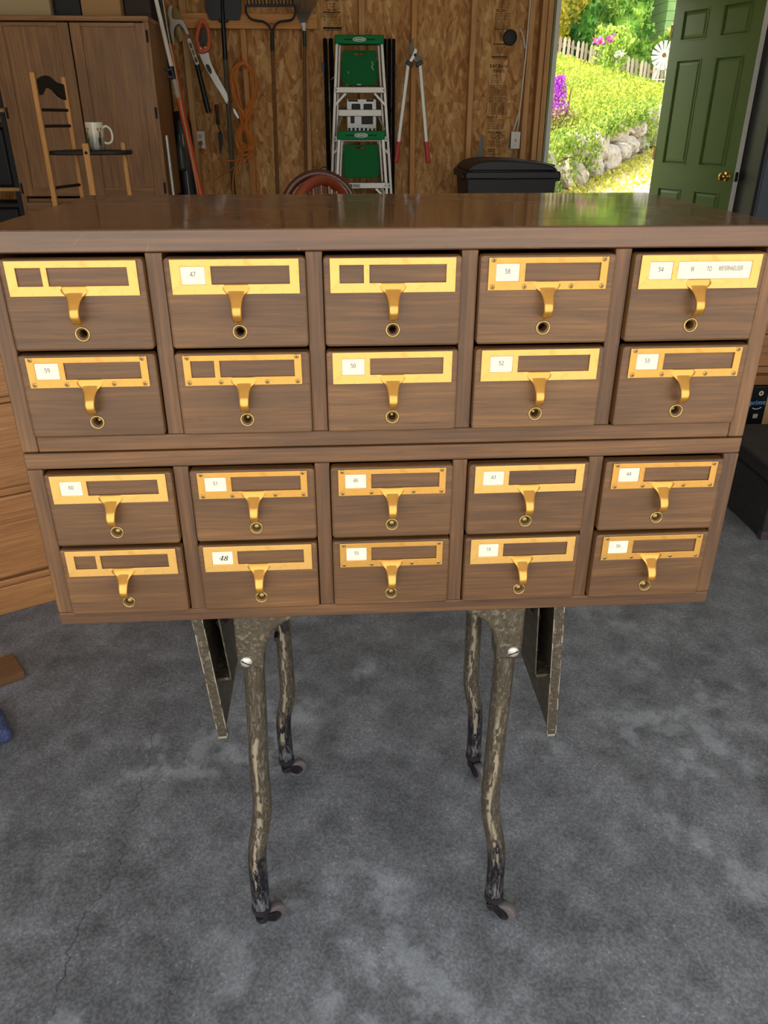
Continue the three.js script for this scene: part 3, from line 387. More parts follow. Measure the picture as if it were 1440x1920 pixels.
// ---------------------------------------------------------------- wardrobe with boxes on top
{
  const t = thing('wardrobe', 'tall brown two-door wooden wardrobe against the back wall', 'wardrobe', [-1.525, 0, -4.4]);
  const w = 0.445, d = 0.45, H = 1.757;
  mesh('carcass', [metric(span(-w, -w + 0.03, 0, H - 0.025, -d, 0), 'y'), metric(span(w - 0.03, w, 0, H - 0.025, -d, 0), 'y'), metric(span(-w, w, 0, 0.8, -d, -0.03), 'x'), metric(span(-w + 0.03, w - 0.03, 0.8, H - 0.025, -d, -d + 0.02), 'y')], M.oak, t);
  mesh('top', metric(span(-w - 0.006, w + 0.006, H - 0.026, H, -d, 0.012, 0.004), 'x'), M.oak, t);
  for (const [a, b, hs] of [[-w + 0.018, -0.004, -1], [0.004, w - 0.018, 1]]) {
    const y0 = 0.815, y1 = H - 0.032, st = 0.06, dr = mesh('door', [metric(span(a, a + st, y0, y1, -0.022, 0.004, 0.003), 'y', [a, 0]), metric(span(b - st, b, y0, y1, -0.022, 0.004, 0.003), 'y', [b, 0.3]), metric(span(a + st, b - st, y1 - 0.02, y1, -0.022, 0.003, 0.002), 'x'), metric(span(a + st, b - st, y0, y0 + 0.05, -0.022, 0.003, 0.002), 'x')], M.oak, t);
    for (let i = 0, n = 5; i < n; i++) { const xa = lerp(a + st, b - st, i / n), xb = lerp(a + st, b - st, (i + 1) / n); mesh('board', metric(span(xa, xb, y0 + 0.05, y1 - 0.02, -0.018, -0.006), 'y', [i * 0.77 + a * 9, i * 1.31]), M.oak, dr); }
    for (const y of [0.86, 1.27, 1.66]) mesh('hinge', box(0.012, 0.06, 0.006, hs * (w - 0.014), y, 0.006), M.slot, dr);
  }
  for (const [a, b] of [[0.06, 0.41], [0.43, 0.78]]) mesh('drawer', metric(span(-w + 0.02, w - 0.02, a, b, -0.03, 0.004, 0.005), 'x', [a, b]), M.oak, t);
  tag(mesh('storage_box', span(-2.02, -1.655, 1.7575, 2.05, -4.84, -4.55, 0.006), M.beige), 'wide beige carton on top of the wardrobe', 'box');
  tag(mesh('storage_box', span(-1.64, -1.49, 1.7575, 2.02, -4.84, -4.58, 0.01), M.dark), 'added dark block filling the dark gap between two cartons on the wardrobe', 'box');  // dark block added to paint the dark gap between the cartons
  tag(mesh('storage_box', span(-1.482, -1.258, 1.7575, 2.06, -4.84, -4.56, 0.004), M.cardboard), 'tan cardboard carton on top of the wardrobe', 'box');
  tag(mesh('storage_box', span(-1.25, -1.1, 1.7575, 2.0, -4.84, -4.62, 0.008), std({ color: C('#3a3028'), roughness: 0.8 })), 'dark brown carton on the wardrobe corner next to the tan carton', 'box');
}
{
  const t = thing('storage_rack', 'dark storage rack with a pale shelf, tucked left of the wardrobe', 'rack', [-2.2, 0, -4.62]);
  for (const [x, z] of [[-0.19, 0.14], [0.19, 0.14], [-0.19, -0.14], [0.19, -0.14]]) mesh('post', rbox(0.03, 1.5, 0.03, x, 0.75, z, 0.003), M.dark, t);
  for (const y of [0.4, 0.85, 1.285]) mesh('shelf', metric(rbox(0.41, 0.02, 0.32, 0, y, 0, 0.003), 'x'), M.pine, t);
  const tote = (y, h) => { const b = tag(mesh('plastic_tote', [span(-2.36, -2.04, y, y + h - 0.03, -4.74, -4.5, 0.02), span(-2.37, -2.03, y + h - 0.03, y + h, -4.75, -4.49, 0.008)], M.dark), y < 0.6 ? 'black lidded tote on the lower shelf of the dark rack' : y < 1 ? 'black lidded tote on the middle shelf of the dark rack' : 'low black tote on the pale top shelf of the dark rack', 'tote'); }; tote(0.411, 0.36); tote(0.861, 0.36); tote(1.296, 0.16);
}
// ---------------------------------------------------------------- tall high chair and the mug on its tray
{
  const t = thing('high_chair', 'tall wooden high chair with pale posts, dark slats and dark tray', 'high chair');
  const bn = [-1.512, -3.6], bf = [-1.44, -3.85], fn = [-1.302, -3.57], ff = [-1.155, -3.74];
  const post = (p, y1, w, d, base) => mesh(base, metric(rbox(w, y1, d, p[0], y1 / 2, p[1], 0.006), 'y', [p[0] * 5, p[1]]), M.post, t);
  post(bn, 1.442, 0.026, 0.024, 'back_post'); post(bf, 1.432, 0.024, 0.024, 'back_post');
  post(fn, 1.128, 0.032, 0.022, 'front_post'); post(ff, 1.128, 0.024, 0.03, 'front_post');
  const u = V(bf[0] - bn[0], 0, bf[1] - bn[1]), L = u.length(), a = Math.atan2(-u.z, u.x);
  const top = extrude(smooth([[0.0, 1.355], [0.0, 1.39], [0.07, 1.425], [0.13, 1.43], [0.19, 1.405], [L, 1.39], [L, 1.33], [0.2, 1.335], [0.14, 1.37], [0.09, 1.375], [0.05, 1.345]], 60, true), 0.012, 0.002).translate(0, 0, -0.006);
  mesh('crest_slat', T(metric(top, 'x'), bn[0], 0, bn[1], 0, a), M.blackWood, t);
  for (const y of [1.278, 1.205, 0.917, 0.6, 0.3]) mesh('rung', cyl([bn[0], y, bn[1]], [bf[0], y, bf[1]], 0.0075, 0.0075, 10), M.blackWood, t);
  for (const y of [0.55, 0.25]) { mesh('rung', cyl([fn[0], y, fn[1]], [ff[0], y, ff[1]], 0.008), M.blackWood, t); mesh('rung', cyl([fn[0], y + 0.04, fn[1]], [bn[0], y + 0.04, bn[1]], 0.008), M.blackWood, t); mesh('rung', cyl([ff[0], y + 0.04, ff[1]], [bf[0], y + 0.04, bf[1]], 0.008), M.blackWood, t); }
  mesh('seat', metric(T(extrude([[bn[0], -bn[1]], [fn[0], -fn[1]], [ff[0], -ff[1]], [bf[0], -bf[1]]], 0.02, 0.003), 0, 0, 0, -Math.PI / 2).translate(0, 0.82, 0), 'x'), M.blackWood, t);
  mesh('tray', metric(T(extrude(smooth([[-1.5, 3.61], [-1.3, 3.585], [-1.17, 3.6], [-1.105, 3.66], [-1.13, 3.77], [-1.25, 3.82], [-1.43, 3.85]], 60, true), 0.02, 0.006), 0, 0, 0, -Math.PI / 2).translate(0, 1.072, 0), 'x'), M.blackWood, t);
  mesh('pivot', T(lathe([[0, 0.004], [0.007, 0.003], [0.008, 0]], 14), fn[0], 1.084, fn[1] + 0.011, Math.PI / 2), M.slot, t);
  const m = thing('mug', 'tall white mug printed with an antlered animal, on the high chair tray', 'mug', [-1.268, 1.0925, -3.655]);
  const body = lathe([[0, 0.004], [0.036, 0.004], [0.0385, 0.0], [0.04, 0.004], [0.041, 0.01], [0.045, 0.128], [0.0445, 0.13], [0.0425, 0.128], [0.0385, 0.012], [0, 0.012]], 48); { const U = body.attributes.uv, P = body.attributes.position; for (let i = 0; i < U.count; i++) U.setXY(i, U.getX(i), clamp(P.getY(i) / 0.13, 0.01, 0.99)); }
  mesh('cup', body, std({ roughness: 0.2, clearcoat: 0.6, map: canvasTex(1024, 256, (c, w, h) => {
    const g = c.createLinearGradient(0, 0, 0, h); g.addColorStop(0, '#e6dfc8'); g.addColorStop(0.35, '#d8cfae'); g.addColorStop(0.6, '#9aa08f'); g.addColorStop(1, '#6d6a66'); c.fillStyle = g; c.fillRect(0, 0, w, h); c.fillStyle = '#eeeae0'; c.fillRect(0, 0, w, 8);
    for (let q = 0; q < 4; q++) { const ox = q * 256 + 120; for (let k = 0; k < 26; k++) { c.strokeStyle = ['#4a4a3a', '#6e6c52', '#39422f'][k % 3]; c.lineWidth = 3; const x = ox - 110 + rr(0, 220), y = rr(150, 250); c.beginPath(); c.moveTo(x, y); c.lineTo(x + rr(-8, 8), y - rr(20, 70)); c.stroke(); }
      c.fillStyle = '#3d3024'; c.beginPath(); c.ellipse(ox, 170, 34, 40, 0, 0, 7); c.fill(); c.fillRect(ox - 26, 180, 12, 70); c.fillRect(ox + 10, 180, 12, 70); c.beginPath(); c.ellipse(ox + 14, 110, 15, 28, 0.2, 0, 7); c.fill(); c.lineWidth = 8; c.strokeStyle = '#5a4630'; for (const s of [-1, 1]) { c.beginPath(); c.moveTo(ox + 12, 92); c.quadraticCurveTo(ox + 12 + s * 28, 88, ox + 12 + s * 44, 56); c.stroke(); for (const e of [18, 32, 44]) { c.beginPath(); c.moveTo(ox + 12 + s * e, 82 - e * 0.3); c.lineTo(ox + 14 + s * e, 50); c.stroke(); } } }
  }) }), m);
  mesh('handle', tube([[0.042, 0.104, 0], [0.058, 0.112, 0], [0.078, 0.098, 0], [0.085, 0.07, 0], [0.078, 0.042, 0], [0.058, 0.032, 0], [0.041, 0.036, 0]], 0.0055, 40, 10), M.cream, m);
}
// ---------------------------------------------------------------- two hoop-back chairs peeping over the catalogue
function hoopChair(label, m, x, z, turn, R, top) {
  const t = thing('hoop_back_chair', label, 'chair', [x, 0, z], turn); const yc = top - R, seatY = 0.45, b = -0.02;
  const pts = [[-R * 0.9, seatY, 0], [-R, yc - 0.15, b], [-R, yc, b * 1.5]]; for (let i = 1; i < 12; i++) { const a = Math.PI * (1 - i / 12); pts.push([R * Math.cos(a), yc + R * Math.sin(a), b * 2]); } pts.push([R, yc, b * 1.5], [R, yc - 0.15, b], [R * 0.9, seatY, 0]);
  mesh('hoop', tube(pts, 0.019, 90, 10), m, t);
  for (let i = -3; i <= 3; i++) { const xx = i * R * 0.26; mesh('spindle', cyl([xx * 0.8, seatY, 0], [xx, yc + Math.sqrt(R * R - xx * xx), b * 2], 0.008, 0.0065, 8), m, t); }
  mesh('seat', T(extrude(smooth([[-0.19, -0.03], [0.19, -0.03], [0.22, 0.2], [0.18, 0.38], [-0.18, 0.38], [-0.22, 0.2]], 40, true).map(([a, c]) => [a, -c]), 0.035, 0.01), 0, seatY - 0.03, 0, -Math.PI / 2), m, t);
  for (const [a, c] of [[-1, 0.03], [1, 0.03], [-1, 0.33], [1, 0.33]]) mesh('leg', cyl([a * 0.14, seatY - 0.02, c], [a * 0.2, 0, c + (c < 0.1 ? -0.06 : 0.04)], 0.013, 0.019, 10), m, t);
}
hoopChair('dark brown hoop-back chair, the wider arch in front of the stepladders', M.chairDark, -0.125, -3.2, 0.05, 0.176, 1.002);
hoopChair('glossy red-brown hoop-back chair turned sideways beside the darker hoop chair', M.chairRed, -0.075, -2.25, 0.85, 0.17, 1.032);

// ---------------------------------------------------------------- stepladders
function ladder(label, x, z, H, wt, wb, steps, trayY, lean, marks) {
  const t = thing('stepladder', label, 'stepladder', [x, 0, z], 0, null), at = (y) => lerp(wb, wt, y / H), zl = (y) => -lean * y;
  const cap = mesh('cap', T(G(rbox(wt * 2 + 0.03, 0.055, 0.1, 0, 0, 0, 0.008)), 0, H - 0.026, zl(H) - 0.02), M.green, t, 'green plastic cap');
  mesh('cap_slot', [box(0.06, 0.007, 0.002, -0.075, H - 0.026, zl(H) + 0.0305), box(0.06, 0.007, 0.002, 0.075, H - 0.026, zl(H) + 0.0305)], M.slot, cap);
  mesh('emblem', T(new THREE.PlaneGeometry(0.092, 0.028), 0, H - 0.026, zl(H) + 0.0318), marks, cap);
  for (const s of [-1, 1]) {
    mesh('front_rail', bar([s * wb, 0, 0], [s * wt, H - 0.04, zl(H)], 0.02, 0.045, 0.003), M.alu, t);
    mesh('rear_rail', bar([s * (wb - 0.025), 0, -0.09], [s * (wt - 0.02), H - 0.04, zl(H) - 0.055], 0.016, 0.03, 0.003), M.alu, t);
  }
  for (const y of steps) {
    const w = at(y); mesh('step', rbox(w * 2 - 0.01, 0.036, 0.075, 0, y, zl(y) + 0.004, 0.003), M.alu, t);
    mesh('rivet', [-1, 1].map((s) => cyl([s * (w - 0.012), y, zl(y) + 0.04], [s * (w - 0.012), y, zl(y) + 0.044], 0.004)), M.slot, t);
    for (const s of [-1, 1]) mesh('brace', bar([s * (w - 0.075), y - 0.02, zl(y) + 0.032], [s * (w + 0.004), y - 0.095, zl(y) + 0.03], 0.014, 0.004), M.alu, t);
  }
  for (const s of [-1, 1]) mesh('spreader', bar([s * (at(trayY - 0.35) - 0.06), trayY - 0.30, zl(trayY) + 0.02], [s * (at(trayY - 0.4) - 0.02), trayY - 0.385, zl(trayY) + 0.04], 0.016, 0.004), M.steel, t);
  for (const y of [trayY - 0.275, trayY - 0.75].filter((q) => q > 0.1)) mesh('rear_brace', rbox(at(y) * 2 - 0.04, 0.042, 0.02, 0, y, zl(y) - 0.07, 0.003), M.alu, t);
  const tw = 0.118, ty = trayY, tz = zl(ty) - 0.035, tray = mesh('paint_tray', [T(extrude(rrect(-tw, tw, ty - 0.105, ty + 0.105, 0.018), 0.022, 0.004, [rrect(-0.038, 0.028, ty + 0.076, ty + 0.09, 0.006).reverse()]), 0, 0, tz), T(extrude(rrect(-tw - 0.008, tw + 0.008, ty - 0.08, ty + 0.05, 0.01), 0.016, 0.003), 0, 0, tz + 0.002), cyl([-0.08, ty + 0.083, tz + 0.02], [-0.08, ty + 0.083, tz + 0.024], 0.006)], M.greenTray, t, 'folded dark green paint shelf');
  if (H > 1.5) mesh('paint_drip', [tube([[0.085, ty + 0.04, tz + 0.023], [0.09, ty + 0.02, tz + 0.024], [0.085, ty + 0.005, tz + 0.024], [0.098, ty - 0.012, tz + 0.023]], 0.003, 16, 6), tube([[-0.078, ty - 0.02, tz + 0.022], [-0.078, ty - 0.034, tz + 0.022]], 0.002, 4, 6), tube([[-0.09, ty - 0.1, tz + 0.021], [-0.085, ty - 0.102, tz + 0.021]], 0.004, 4, 6), tube([[-0.02, ty - 0.1, tz + 0.021], [0.01, ty - 0.1, tz + 0.021]], 0.004, 4, 6)], M.paintDrip, tray);
  else mesh('step_sticker', T(new THREE.PlaneGeometry(0.1, 0.022), -0.06, steps[steps.length - 1], zl(steps[steps.length - 1]) + 0.042), std({ roughness: 0.6, map: canvasTex(256, 64, (c) => { c.fillStyle = '#b9b6ae'; c.fillRect(0, 0, 256, 64); c.fillStyle = '#1a1a18'; c.fillRect(0, 4, 110, 56); c.fillStyle = '#c8b04c'; c.beginPath(); c.ellipse(55, 32, 40, 18, 0, 0, 7); c.fill(); c.fillStyle = '#3a3a38'; for (let y = 10; y < 56; y += 14) c.fillRect(122, y, 120, 7); }) }), t);
  for (const s of [-1, 1]) mesh('foot', rbox(0.03, 0.03, 0.06, s * wb, 0.015, 0, 0.005), M.black, t);
}
const oval = std({ roughness: 0.5, map: canvasTex(256, 80, (c) => { c.fillStyle = '#067a3e'; c.fillRect(0, 0, 256, 80); c.fillStyle = '#dfe6da'; c.beginPath(); c.ellipse(128, 40, 124, 38, 0, 0, 7); c.fill(); c.fillStyle = '#14603c'; c.beginPath(); c.ellipse(128, 40, 108, 28, 0, 0, 7); c.fill(); c.fillStyle = '#eef2ea'; c.font = 'italic bold 44px sans-serif'; c.textAlign = 'center'; c.fillText('WERNER', 128, 56, 170); }) });
ladder('taller aluminium stepladder with green cap, leaning folded against the strand board', 0.147, -5.24, 1.747, 0.152, 0.27, [0.5, 0.81, 1.115, 1.42], 1.555, 0.035, oval);
ladder('shorter aluminium stepladder with green cap, folded in front of the taller one', 0.14, -4.96, 1.168, 0.148, 0.235, [0.22, 0.52, 0.83], 0.98, 0.03, oval);

{ // black folded frame behind the ladders, and a carded tool set seen between them
  const t = thing('folding_frame', 'black folded metal frame standing upright behind the stepladders', 'frame', [0.15, 0, -5.45]);
  for (const [x, w] of [[-0.236, 0.03], [-0.196, 0.03], [0.178, 0.03], [0.212, 0.026], [0.242, 0.022]]) mesh('upright', rbox(w, 1.74, 0.03, x, 0.87, 0, 0.004), M.flatBlack, t);
  mesh('cross_bar', [box(0.46, 0.03, 0.02, 0, 0.3, -0.012), box(0.46, 0.03, 0.02, 0, 1.3, -0.012)], M.black, t); mesh('wire_clip', [tube([[-0.2, 1.49, 0.02], [-0.17, 1.51, 0.03], [-0.14, 1.49, 0.02]], 0.003, 14, 6)], M.steel, t); mesh('ring_hook', T(new THREE.TorusGeometry(0.045, 0.004, 6, 24), -0.265, 0.88, 0.02), M.black, t);
  mesh('side_latch', box(0.02, 0.05, 0.03, -0.255, 1.57, 0), M.black, t); mesh('side_latch', box(0.02, 0.03, 0.03, 0.255, 1.56, 0), M.black, t);
  const b = thing('tool_set_pack', 'silver blister pack with black tool pieces hanging behind the ladder step', 'tool pack', [0.16, 1.16, -5.385]);
  mesh('card', rbox(0.21, 0.215, 0.006, 0, 0.1, 0, 0.003), std({ color: C('#9a9894'), metalness: 0.4, roughness: 0.3 }), b);
  mesh('insert', [rbox(0.062, 0.045, 0.02, -0.04, 0.155, 0.008, 0.006), rbox(0.062, 0.045, 0.02, 0.045, 0.155, 0.008, 0.006), rbox(0.028, 0.062, 0.018, -0.066, 0.085, 0.008, 0.004), rbox(0.082, 0.07, 0.018, 0.04, 0.083, 0.008, 0.004), rbox(0.07, 0.012, 0.016, -0.06, 0.198, 0.006, 0.004), rbox(0.05, 0.012, 0.016, 0.06, 0.198, 0.006, 0.004)], M.dark, b);
  for (let i = 0; i < 7; i++) mesh('bit', cyl([-0.09 + i * 0.03, -0.03, 0.006], [-0.09 + i * 0.03, 0.025, 0.006], 0.008), M.dark, b);
  mesh('hang_hook', bar([0, 0.205, -0.11], [0, 0.205, 0.01], 0.006, 0.006), M.steel, b); mesh('tag', rbox(0.045, 0.022, 0.01, 0.072, 0.03, 0.01, 0.004), M.white, b);
}

// ---------------------------------------------------------------- tools hanging on the back wall
const ZT = -5.42, ZH = ZT - 0.03;   // tool plane, just off the ledger
{
  let t = thing('spade', 'black square-bladed spade hanging blade-up from the ledger board', 'spade');
  mesh('blade', T(extrude(smooth([[-0.104, 2.1], [-0.105, 1.85], [-0.09, 1.842], [-0.03, 1.842], [-0.02, 1.83], [0.02, 1.83], [0.03, 1.842], [0.09, 1.842], [0.105, 1.85], [0.104, 2.1]], 60, true), 0.004, 0.001), -0.767, 0, (ZT - 0.032)), std({ color: C('#26282a'), metalness: 0.5, roughness: 0.45 }), t);
  mesh('socket', [cyl([-0.771, 1.98, (ZT - 0.032) + 0.012], [-0.778, 1.8, (ZT - 0.032) + 0.01], 0.01, 0.014), cyl([-0.778, 1.8, (ZT - 0.032) + 0.01], [-0.783, 1.608, (ZT - 0.032) + 0.008], 0.017, 0.017)], std({ color: C('#202224'), metalness: 0.6, roughness: 0.35 }), t); mesh('step_lip', [rbox(0.06, 0.02, 0.02, -0.777, 1.84, (ZT - 0.032) + 0.006, 0.004)], M.dark, t);
  mesh('handle', cyl([-0.783, 1.61, (ZT - 0.032) + 0.008], [-0.80, 0.7, (ZT - 0.032) + 0.0], 0.0155, 0.017), std({ color: C('#57503f'), roughness: 0.7 }), t);
  t = thing('bow_rake', 'dark bow rake with curved tines frame hanging over the ledger board', 'rake');
  mesh('head', [bar([-0.615, 1.925, ZT], [-0.28, 1.928, ZT], 0.016, 0.016)], M.dark, t);
  for (let i = 0; i < 14; i++) mesh('tine', cyl([-0.6 + i * 0.0235, 1.925, ZT], [-0.604 + i * 0.0235, 1.985, ZT + 0.03], 0.006, 0.003, 6), M.dark, t);
  mesh('bow', [tube([[-0.612, 1.93, ZT], [-0.613, 1.885, ZT], [-0.585, 1.848, ZT], [-0.54, 1.838, ZT], [-0.5, 1.832, ZT], [-0.468, 1.81, ZT], [-0.45, 1.77, ZT], [-0.449, 1.72, ZT]], 0.007, 40, 8), tube([[-0.283, 1.93, ZT], [-0.283, 1.885, ZT], [-0.305, 1.848, ZT], [-0.355, 1.838, ZT], [-0.395, 1.832, ZT], [-0.426, 1.81, ZT], [-0.444, 1.77, ZT], [-0.447, 1.72, ZT]], 0.007, 40, 8)], M.dark, t);
  mesh('ferrule', cyl([-0.448, 1.77, ZT], [-0.451, 1.66, ZT], 0.014, 0.015), M.dark, t); mesh('red_tie', tube([[-0.466, 1.818, ZT + 0.008], [-0.447, 1.822, ZT + 0.01], [-0.43, 1.818, ZT + 0.008]], 0.004, 10, 6), M.redgrip, t);
  mesh('handle', cyl([-0.451, 1.665, ZT], [-0.478, 0.55, ZT - 0.02], 0.0135, 0.0145), M.handleGrey, t);
  t = thing('leaf_rake', 'fan leaf rake with grey wire tines and pale ferrule at the ledger end', 'rake');
  for (let i = 0; i < 22; i++) { const a = lerp(-0.5, 0.62, i / 21); mesh('tine', tube([[-0.232 + Math.sin(a) * 0.025, 1.83, (ZT - 0.032)], [-0.232 + Math.sin(a) * 0.2, 1.83 + Math.cos(a) * 0.18, (ZT - 0.032) + 0.006], [-0.232 + Math.sin(a) * 0.36, 1.83 + Math.cos(a) * 0.33, (ZT - 0.032) + 0.01]], 0.0022, 8, 5), std({ color: C('#5a554a'), roughness: 0.5, metalness: 0.4 }), t); }
  mesh('spring_plate', T(extrude([[-0.02, 0], [0.02, 0], [0.052, 0.075], [-0.052, 0.075]], 0.004, 0.001), -0.232, 1.825, (ZT - 0.032) - 0.004), std({ color: C('#46443a'), roughness: 0.5 }), t);
  mesh('ferrule', [cyl([-0.232, 1.83, (ZT - 0.032)], [-0.229, 1.80, (ZT - 0.032)], 0.02, 0.014), cyl([-0.229, 1.80, (ZT - 0.032)], [-0.228, 1.78, (ZT - 0.032)], 0.012, 0.012)], M.white, t); mesh('grip', cyl([-0.228, 1.785, (ZT - 0.032)], [-0.229, 1.69, (ZT - 0.032)], 0.0135), std({ color: C('#12301e'), roughness: 0.5 }), t);
  mesh('handle', cyl([-0.229, 1.70, (ZT - 0.032)], [-0.272, 0.5, (ZT - 0.032) - 0.02], 0.012, 0.013), M.handleGrey, t);
  t = thing('pruning_saw', 'curved pruning saw with orange loop handle hanging beside the spade', 'saw');
  mesh('handle', T(extrude(smooth([[-0.914, 1.845], [-0.93, 1.84], [-0.972, 1.74], [-0.966, 1.69], [-0.955, 1.645], [-0.885, 1.66], [-0.868, 1.77], [-0.88, 1.815], [-0.9, 1.842]], 70, true), 0.026, 0.006, [smooth([[-0.912, 1.818], [-0.95, 1.735], [-0.944, 1.7], [-0.94, 1.678], [-0.9, 1.688], [-0.889, 1.77], [-0.898, 1.805]], 50, true).reverse()]), 0, 0, ZT - 0.013), M.orange, t, 'orange loop handle');
  mesh('grip_insert', T(extrude(smooth([[-0.914, 1.8], [-0.94, 1.735], [-0.936, 1.69], [-0.905, 1.695], [-0.897, 1.77], [-0.905, 1.8]], 40, true), 0.01, 0.003), 0, 0, ZT - 0.008), M.black, t); mesh('bolt', [cyl([-0.938, 1.674, ZT + 0.012], [-0.938, 1.674, ZT + 0.018], 0.005), cyl([-0.908, 1.68, ZT + 0.012], [-0.908, 1.68, ZT + 0.018], 0.005)], M.steel, t);
  { const edge = [], n = 34, er = smooth([[-0.896, 1.655], [-0.883, 1.588], [-0.862, 1.54], [-0.831, 1.482], [-0.79, 1.399], [-0.788, 1.37]], n); for (const [x, y] of er) edge.push([x, y], [x + 0.007, y - 0.005]); edge.push([-0.794, 1.336]); const back = smooth([[-0.794, 1.336], [-0.83, 1.4], [-0.866, 1.459], [-0.91, 1.54], [-0.934, 1.588], [-0.959, 1.648]], 20).slice(1); const g = extrude([...edge, ...back].reverse(), 0.002); mesh('blade', T(g, 0, 0, ZT - 0.001), std({ color: C('#a8a69e'), metalness: 0.8, roughness: 0.4 }), t); mesh('etched_mark', T(extrude(smooth([[-0.918, 1.575], [-0.9, 1.58], [-0.88, 1.54], [-0.886, 1.52], [-0.9, 1.53]], 24, true), 0.0006), 0, 0, ZT + 0.0012), std({ color: C('#3c3a36'), roughness: 0.7 }), t); }
  t = thing('tree_pruner', 'silver hook-jawed tree pruner with a long black grip hanging by the ledger', 'pruner');
  mesh('hook_jaw', T(extrude(smooth([[-1.112, 1.925], [-1.128, 1.91], [-1.138, 1.87], [-1.13, 1.83], [-1.136, 1.79], [-1.13, 1.73], [-1.122, 1.69], [-1.115, 1.73], [-1.112, 1.77], [-1.1, 1.8], [-1.07, 1.815], [-1.045, 1.79], [-1.024, 1.755], [-1.012, 1.758], [-1.03, 1.81], [-1.05, 1.84], [-1.09, 1.842], [-1.112, 1.85], [-1.116, 1.88], [-1.106, 1.915]], 110, true), 0.012, 0.002), 0, 0, ZT), M.steel, t);
  mesh('blade', T(extrude(smooth([[-1.1, 1.9], [-1.085, 1.915], [-1.06, 1.88], [-1.044, 1.835], [-1.06, 1.81], [-1.085, 1.83], [-1.1, 1.86]], 40, true), 0.004, 0.001), 0, 0, ZT - 0.006), std({ color: C('#8a7c50'), metalness: 0.6, roughness: 0.45 }), t);
  mesh('lever', T(extrude(smooth([[-1.09, 1.8], [-1.07, 1.8], [-1.062, 1.76], [-1.065, 1.72], [-1.08, 1.715], [-1.088, 1.75]], 40, true), 0.006, 0.001, [rect(-1.08, -1.073, 1.73, 1.765).reverse()]), 0, 0, ZT - 0.012), std({ color: C('#a09468'), metalness: 0.5, roughness: 0.5 }), t);
  { const hs = [0, 1, 2].map((k) => { const o = []; for (const [a, b] of rrect(-0.007, 0.007, -0.017, 0.017, 0.006)) o.push([a, b + 0.03 - k * 0.044]); return o.reverse(); }); const g = extrude(rrect(-0.0135, 0.0135, -0.09, 0.075, 0.012), 0.01, 0.002, hs); mesh('slotted_arm', T(g, -0.998, 1.662, ZT - 0.002, 0, 0, 0.28), M.steel, t); }
  mesh('pivot_bolt', cyl([-1.072, 1.826, ZT + 0.01], [-1.072, 1.826, ZT + 0.018], 0.008), M.steel, t); mesh('grip', cyl([-0.985, 1.61, ZT - 0.01], [-0.93, 1.285, ZT - 0.01], 0.0165, 0.019), M.black, t); mesh('grip_end', cyl([-0.93, 1.287, ZT - 0.01], [-0.929, 1.278, ZT - 0.01], 0.015), M.handleGrey, t);
  t = thing('bypass_lopper', 'long-handled bypass lopper with red grips hanging spread on a stud', 'lopper');
  mesh('blade', T(extrude(smooth([[0.528, 1.744], [0.505, 1.705], [0.503, 1.66], [0.522, 1.625], [0.556, 1.595], [0.575, 1.625], [0.556, 1.652], [0.536, 1.668], [0.527, 1.695]], 60, true), 0.007, 0.001), 0, 0, ZT), std({ color: C('#4e4c48'), metalness: 0.5, roughness: 0.4 }), t);
  mesh('jaw', T(extrude(smooth([[0.5, 1.6], [0.515, 1.6], [0.545, 1.64], [0.552, 1.672], [0.54, 1.68], [0.525, 1.65]], 40, true), 0.006, 0.001), 0, 0, ZT + 0.007), M.steel, t); mesh('pivot_bolt', cyl([0.54, 1.64, ZT + 0.012], [0.54, 1.64, ZT + 0.02], 0.01), M.dark, t); mesh('bumper', [T(rbox(0.05, 0.028, 0.024, 0, 0, 0, 0.006), 0.502, 1.588, ZT + 0.006, 0, 0, -0.5), T(rbox(0.05, 0.028, 0.024, 0, 0, 0, 0.006), 0.57, 1.588, ZT + 0.006, 0, 0, 0.5)], M.black, t);
  mesh('handle', bar([0.495, 1.6, ZT], [0.428, 1.085, ZT], 0.026, 0.016, 0.004), M.alu, t); mesh('handle', bar([0.575, 1.6, ZT], [0.635, 1.085, ZT], 0.026, 0.016, 0.004), M.alu, t); mesh('grip', bar([0.43, 1.095, ZT], [0.411, 0.952, ZT], 0.034, 0.026, 0.008), M.redgrip, t); mesh('grip', bar([0.634, 1.095, ZT], [0.652, 0.95, ZT], 0.034, 0.026, 0.008), M.redgrip, t);
  mesh('hang_nail', cyl([0.54, 1.61, ZB + 0.06], [0.54, 1.612, ZT + 0.01], 0.003), M.steel, t);
  t = thing('hand_trowel', 'small brown-handled garden tool with a dark blade under the saw', 'trowel');
  mesh('handle', lathe([[0, 0.13], [0.012, 0.128], [0.015, 0.11], [0.012, 0.06], [0.015, 0.02], [0.011, 0], [0, 0]], 14).translate(-0.871, 1.205, ZT - 0.02), std({ map: oakTex, color: C('#7a6a58'), roughness: 0.7 }), t); mesh('neck', tube([[-0.871, 1.21, ZT - 0.02], [-0.868, 1.185, ZT - 0.02], [-0.856, 1.165, ZT - 0.01], [-0.858, 1.14, ZT - 0.01]], 0.005, 16, 6), M.dark, t); mesh('blade', T(extrude(smooth([[-0.87, 1.16], [-0.848, 1.155], [-0.848, 1.09], [-0.872, 1.01], [-0.876, 1.08]], 40, true), 0.004, 0.001), 0, 0, ZT - 0.012), M.dark, t); mesh('tether_ring', T(new THREE.TorusGeometry(0.006, 0.0015, 6, 14), -0.871, 1.338, ZT - 0.02), M.steel, t);
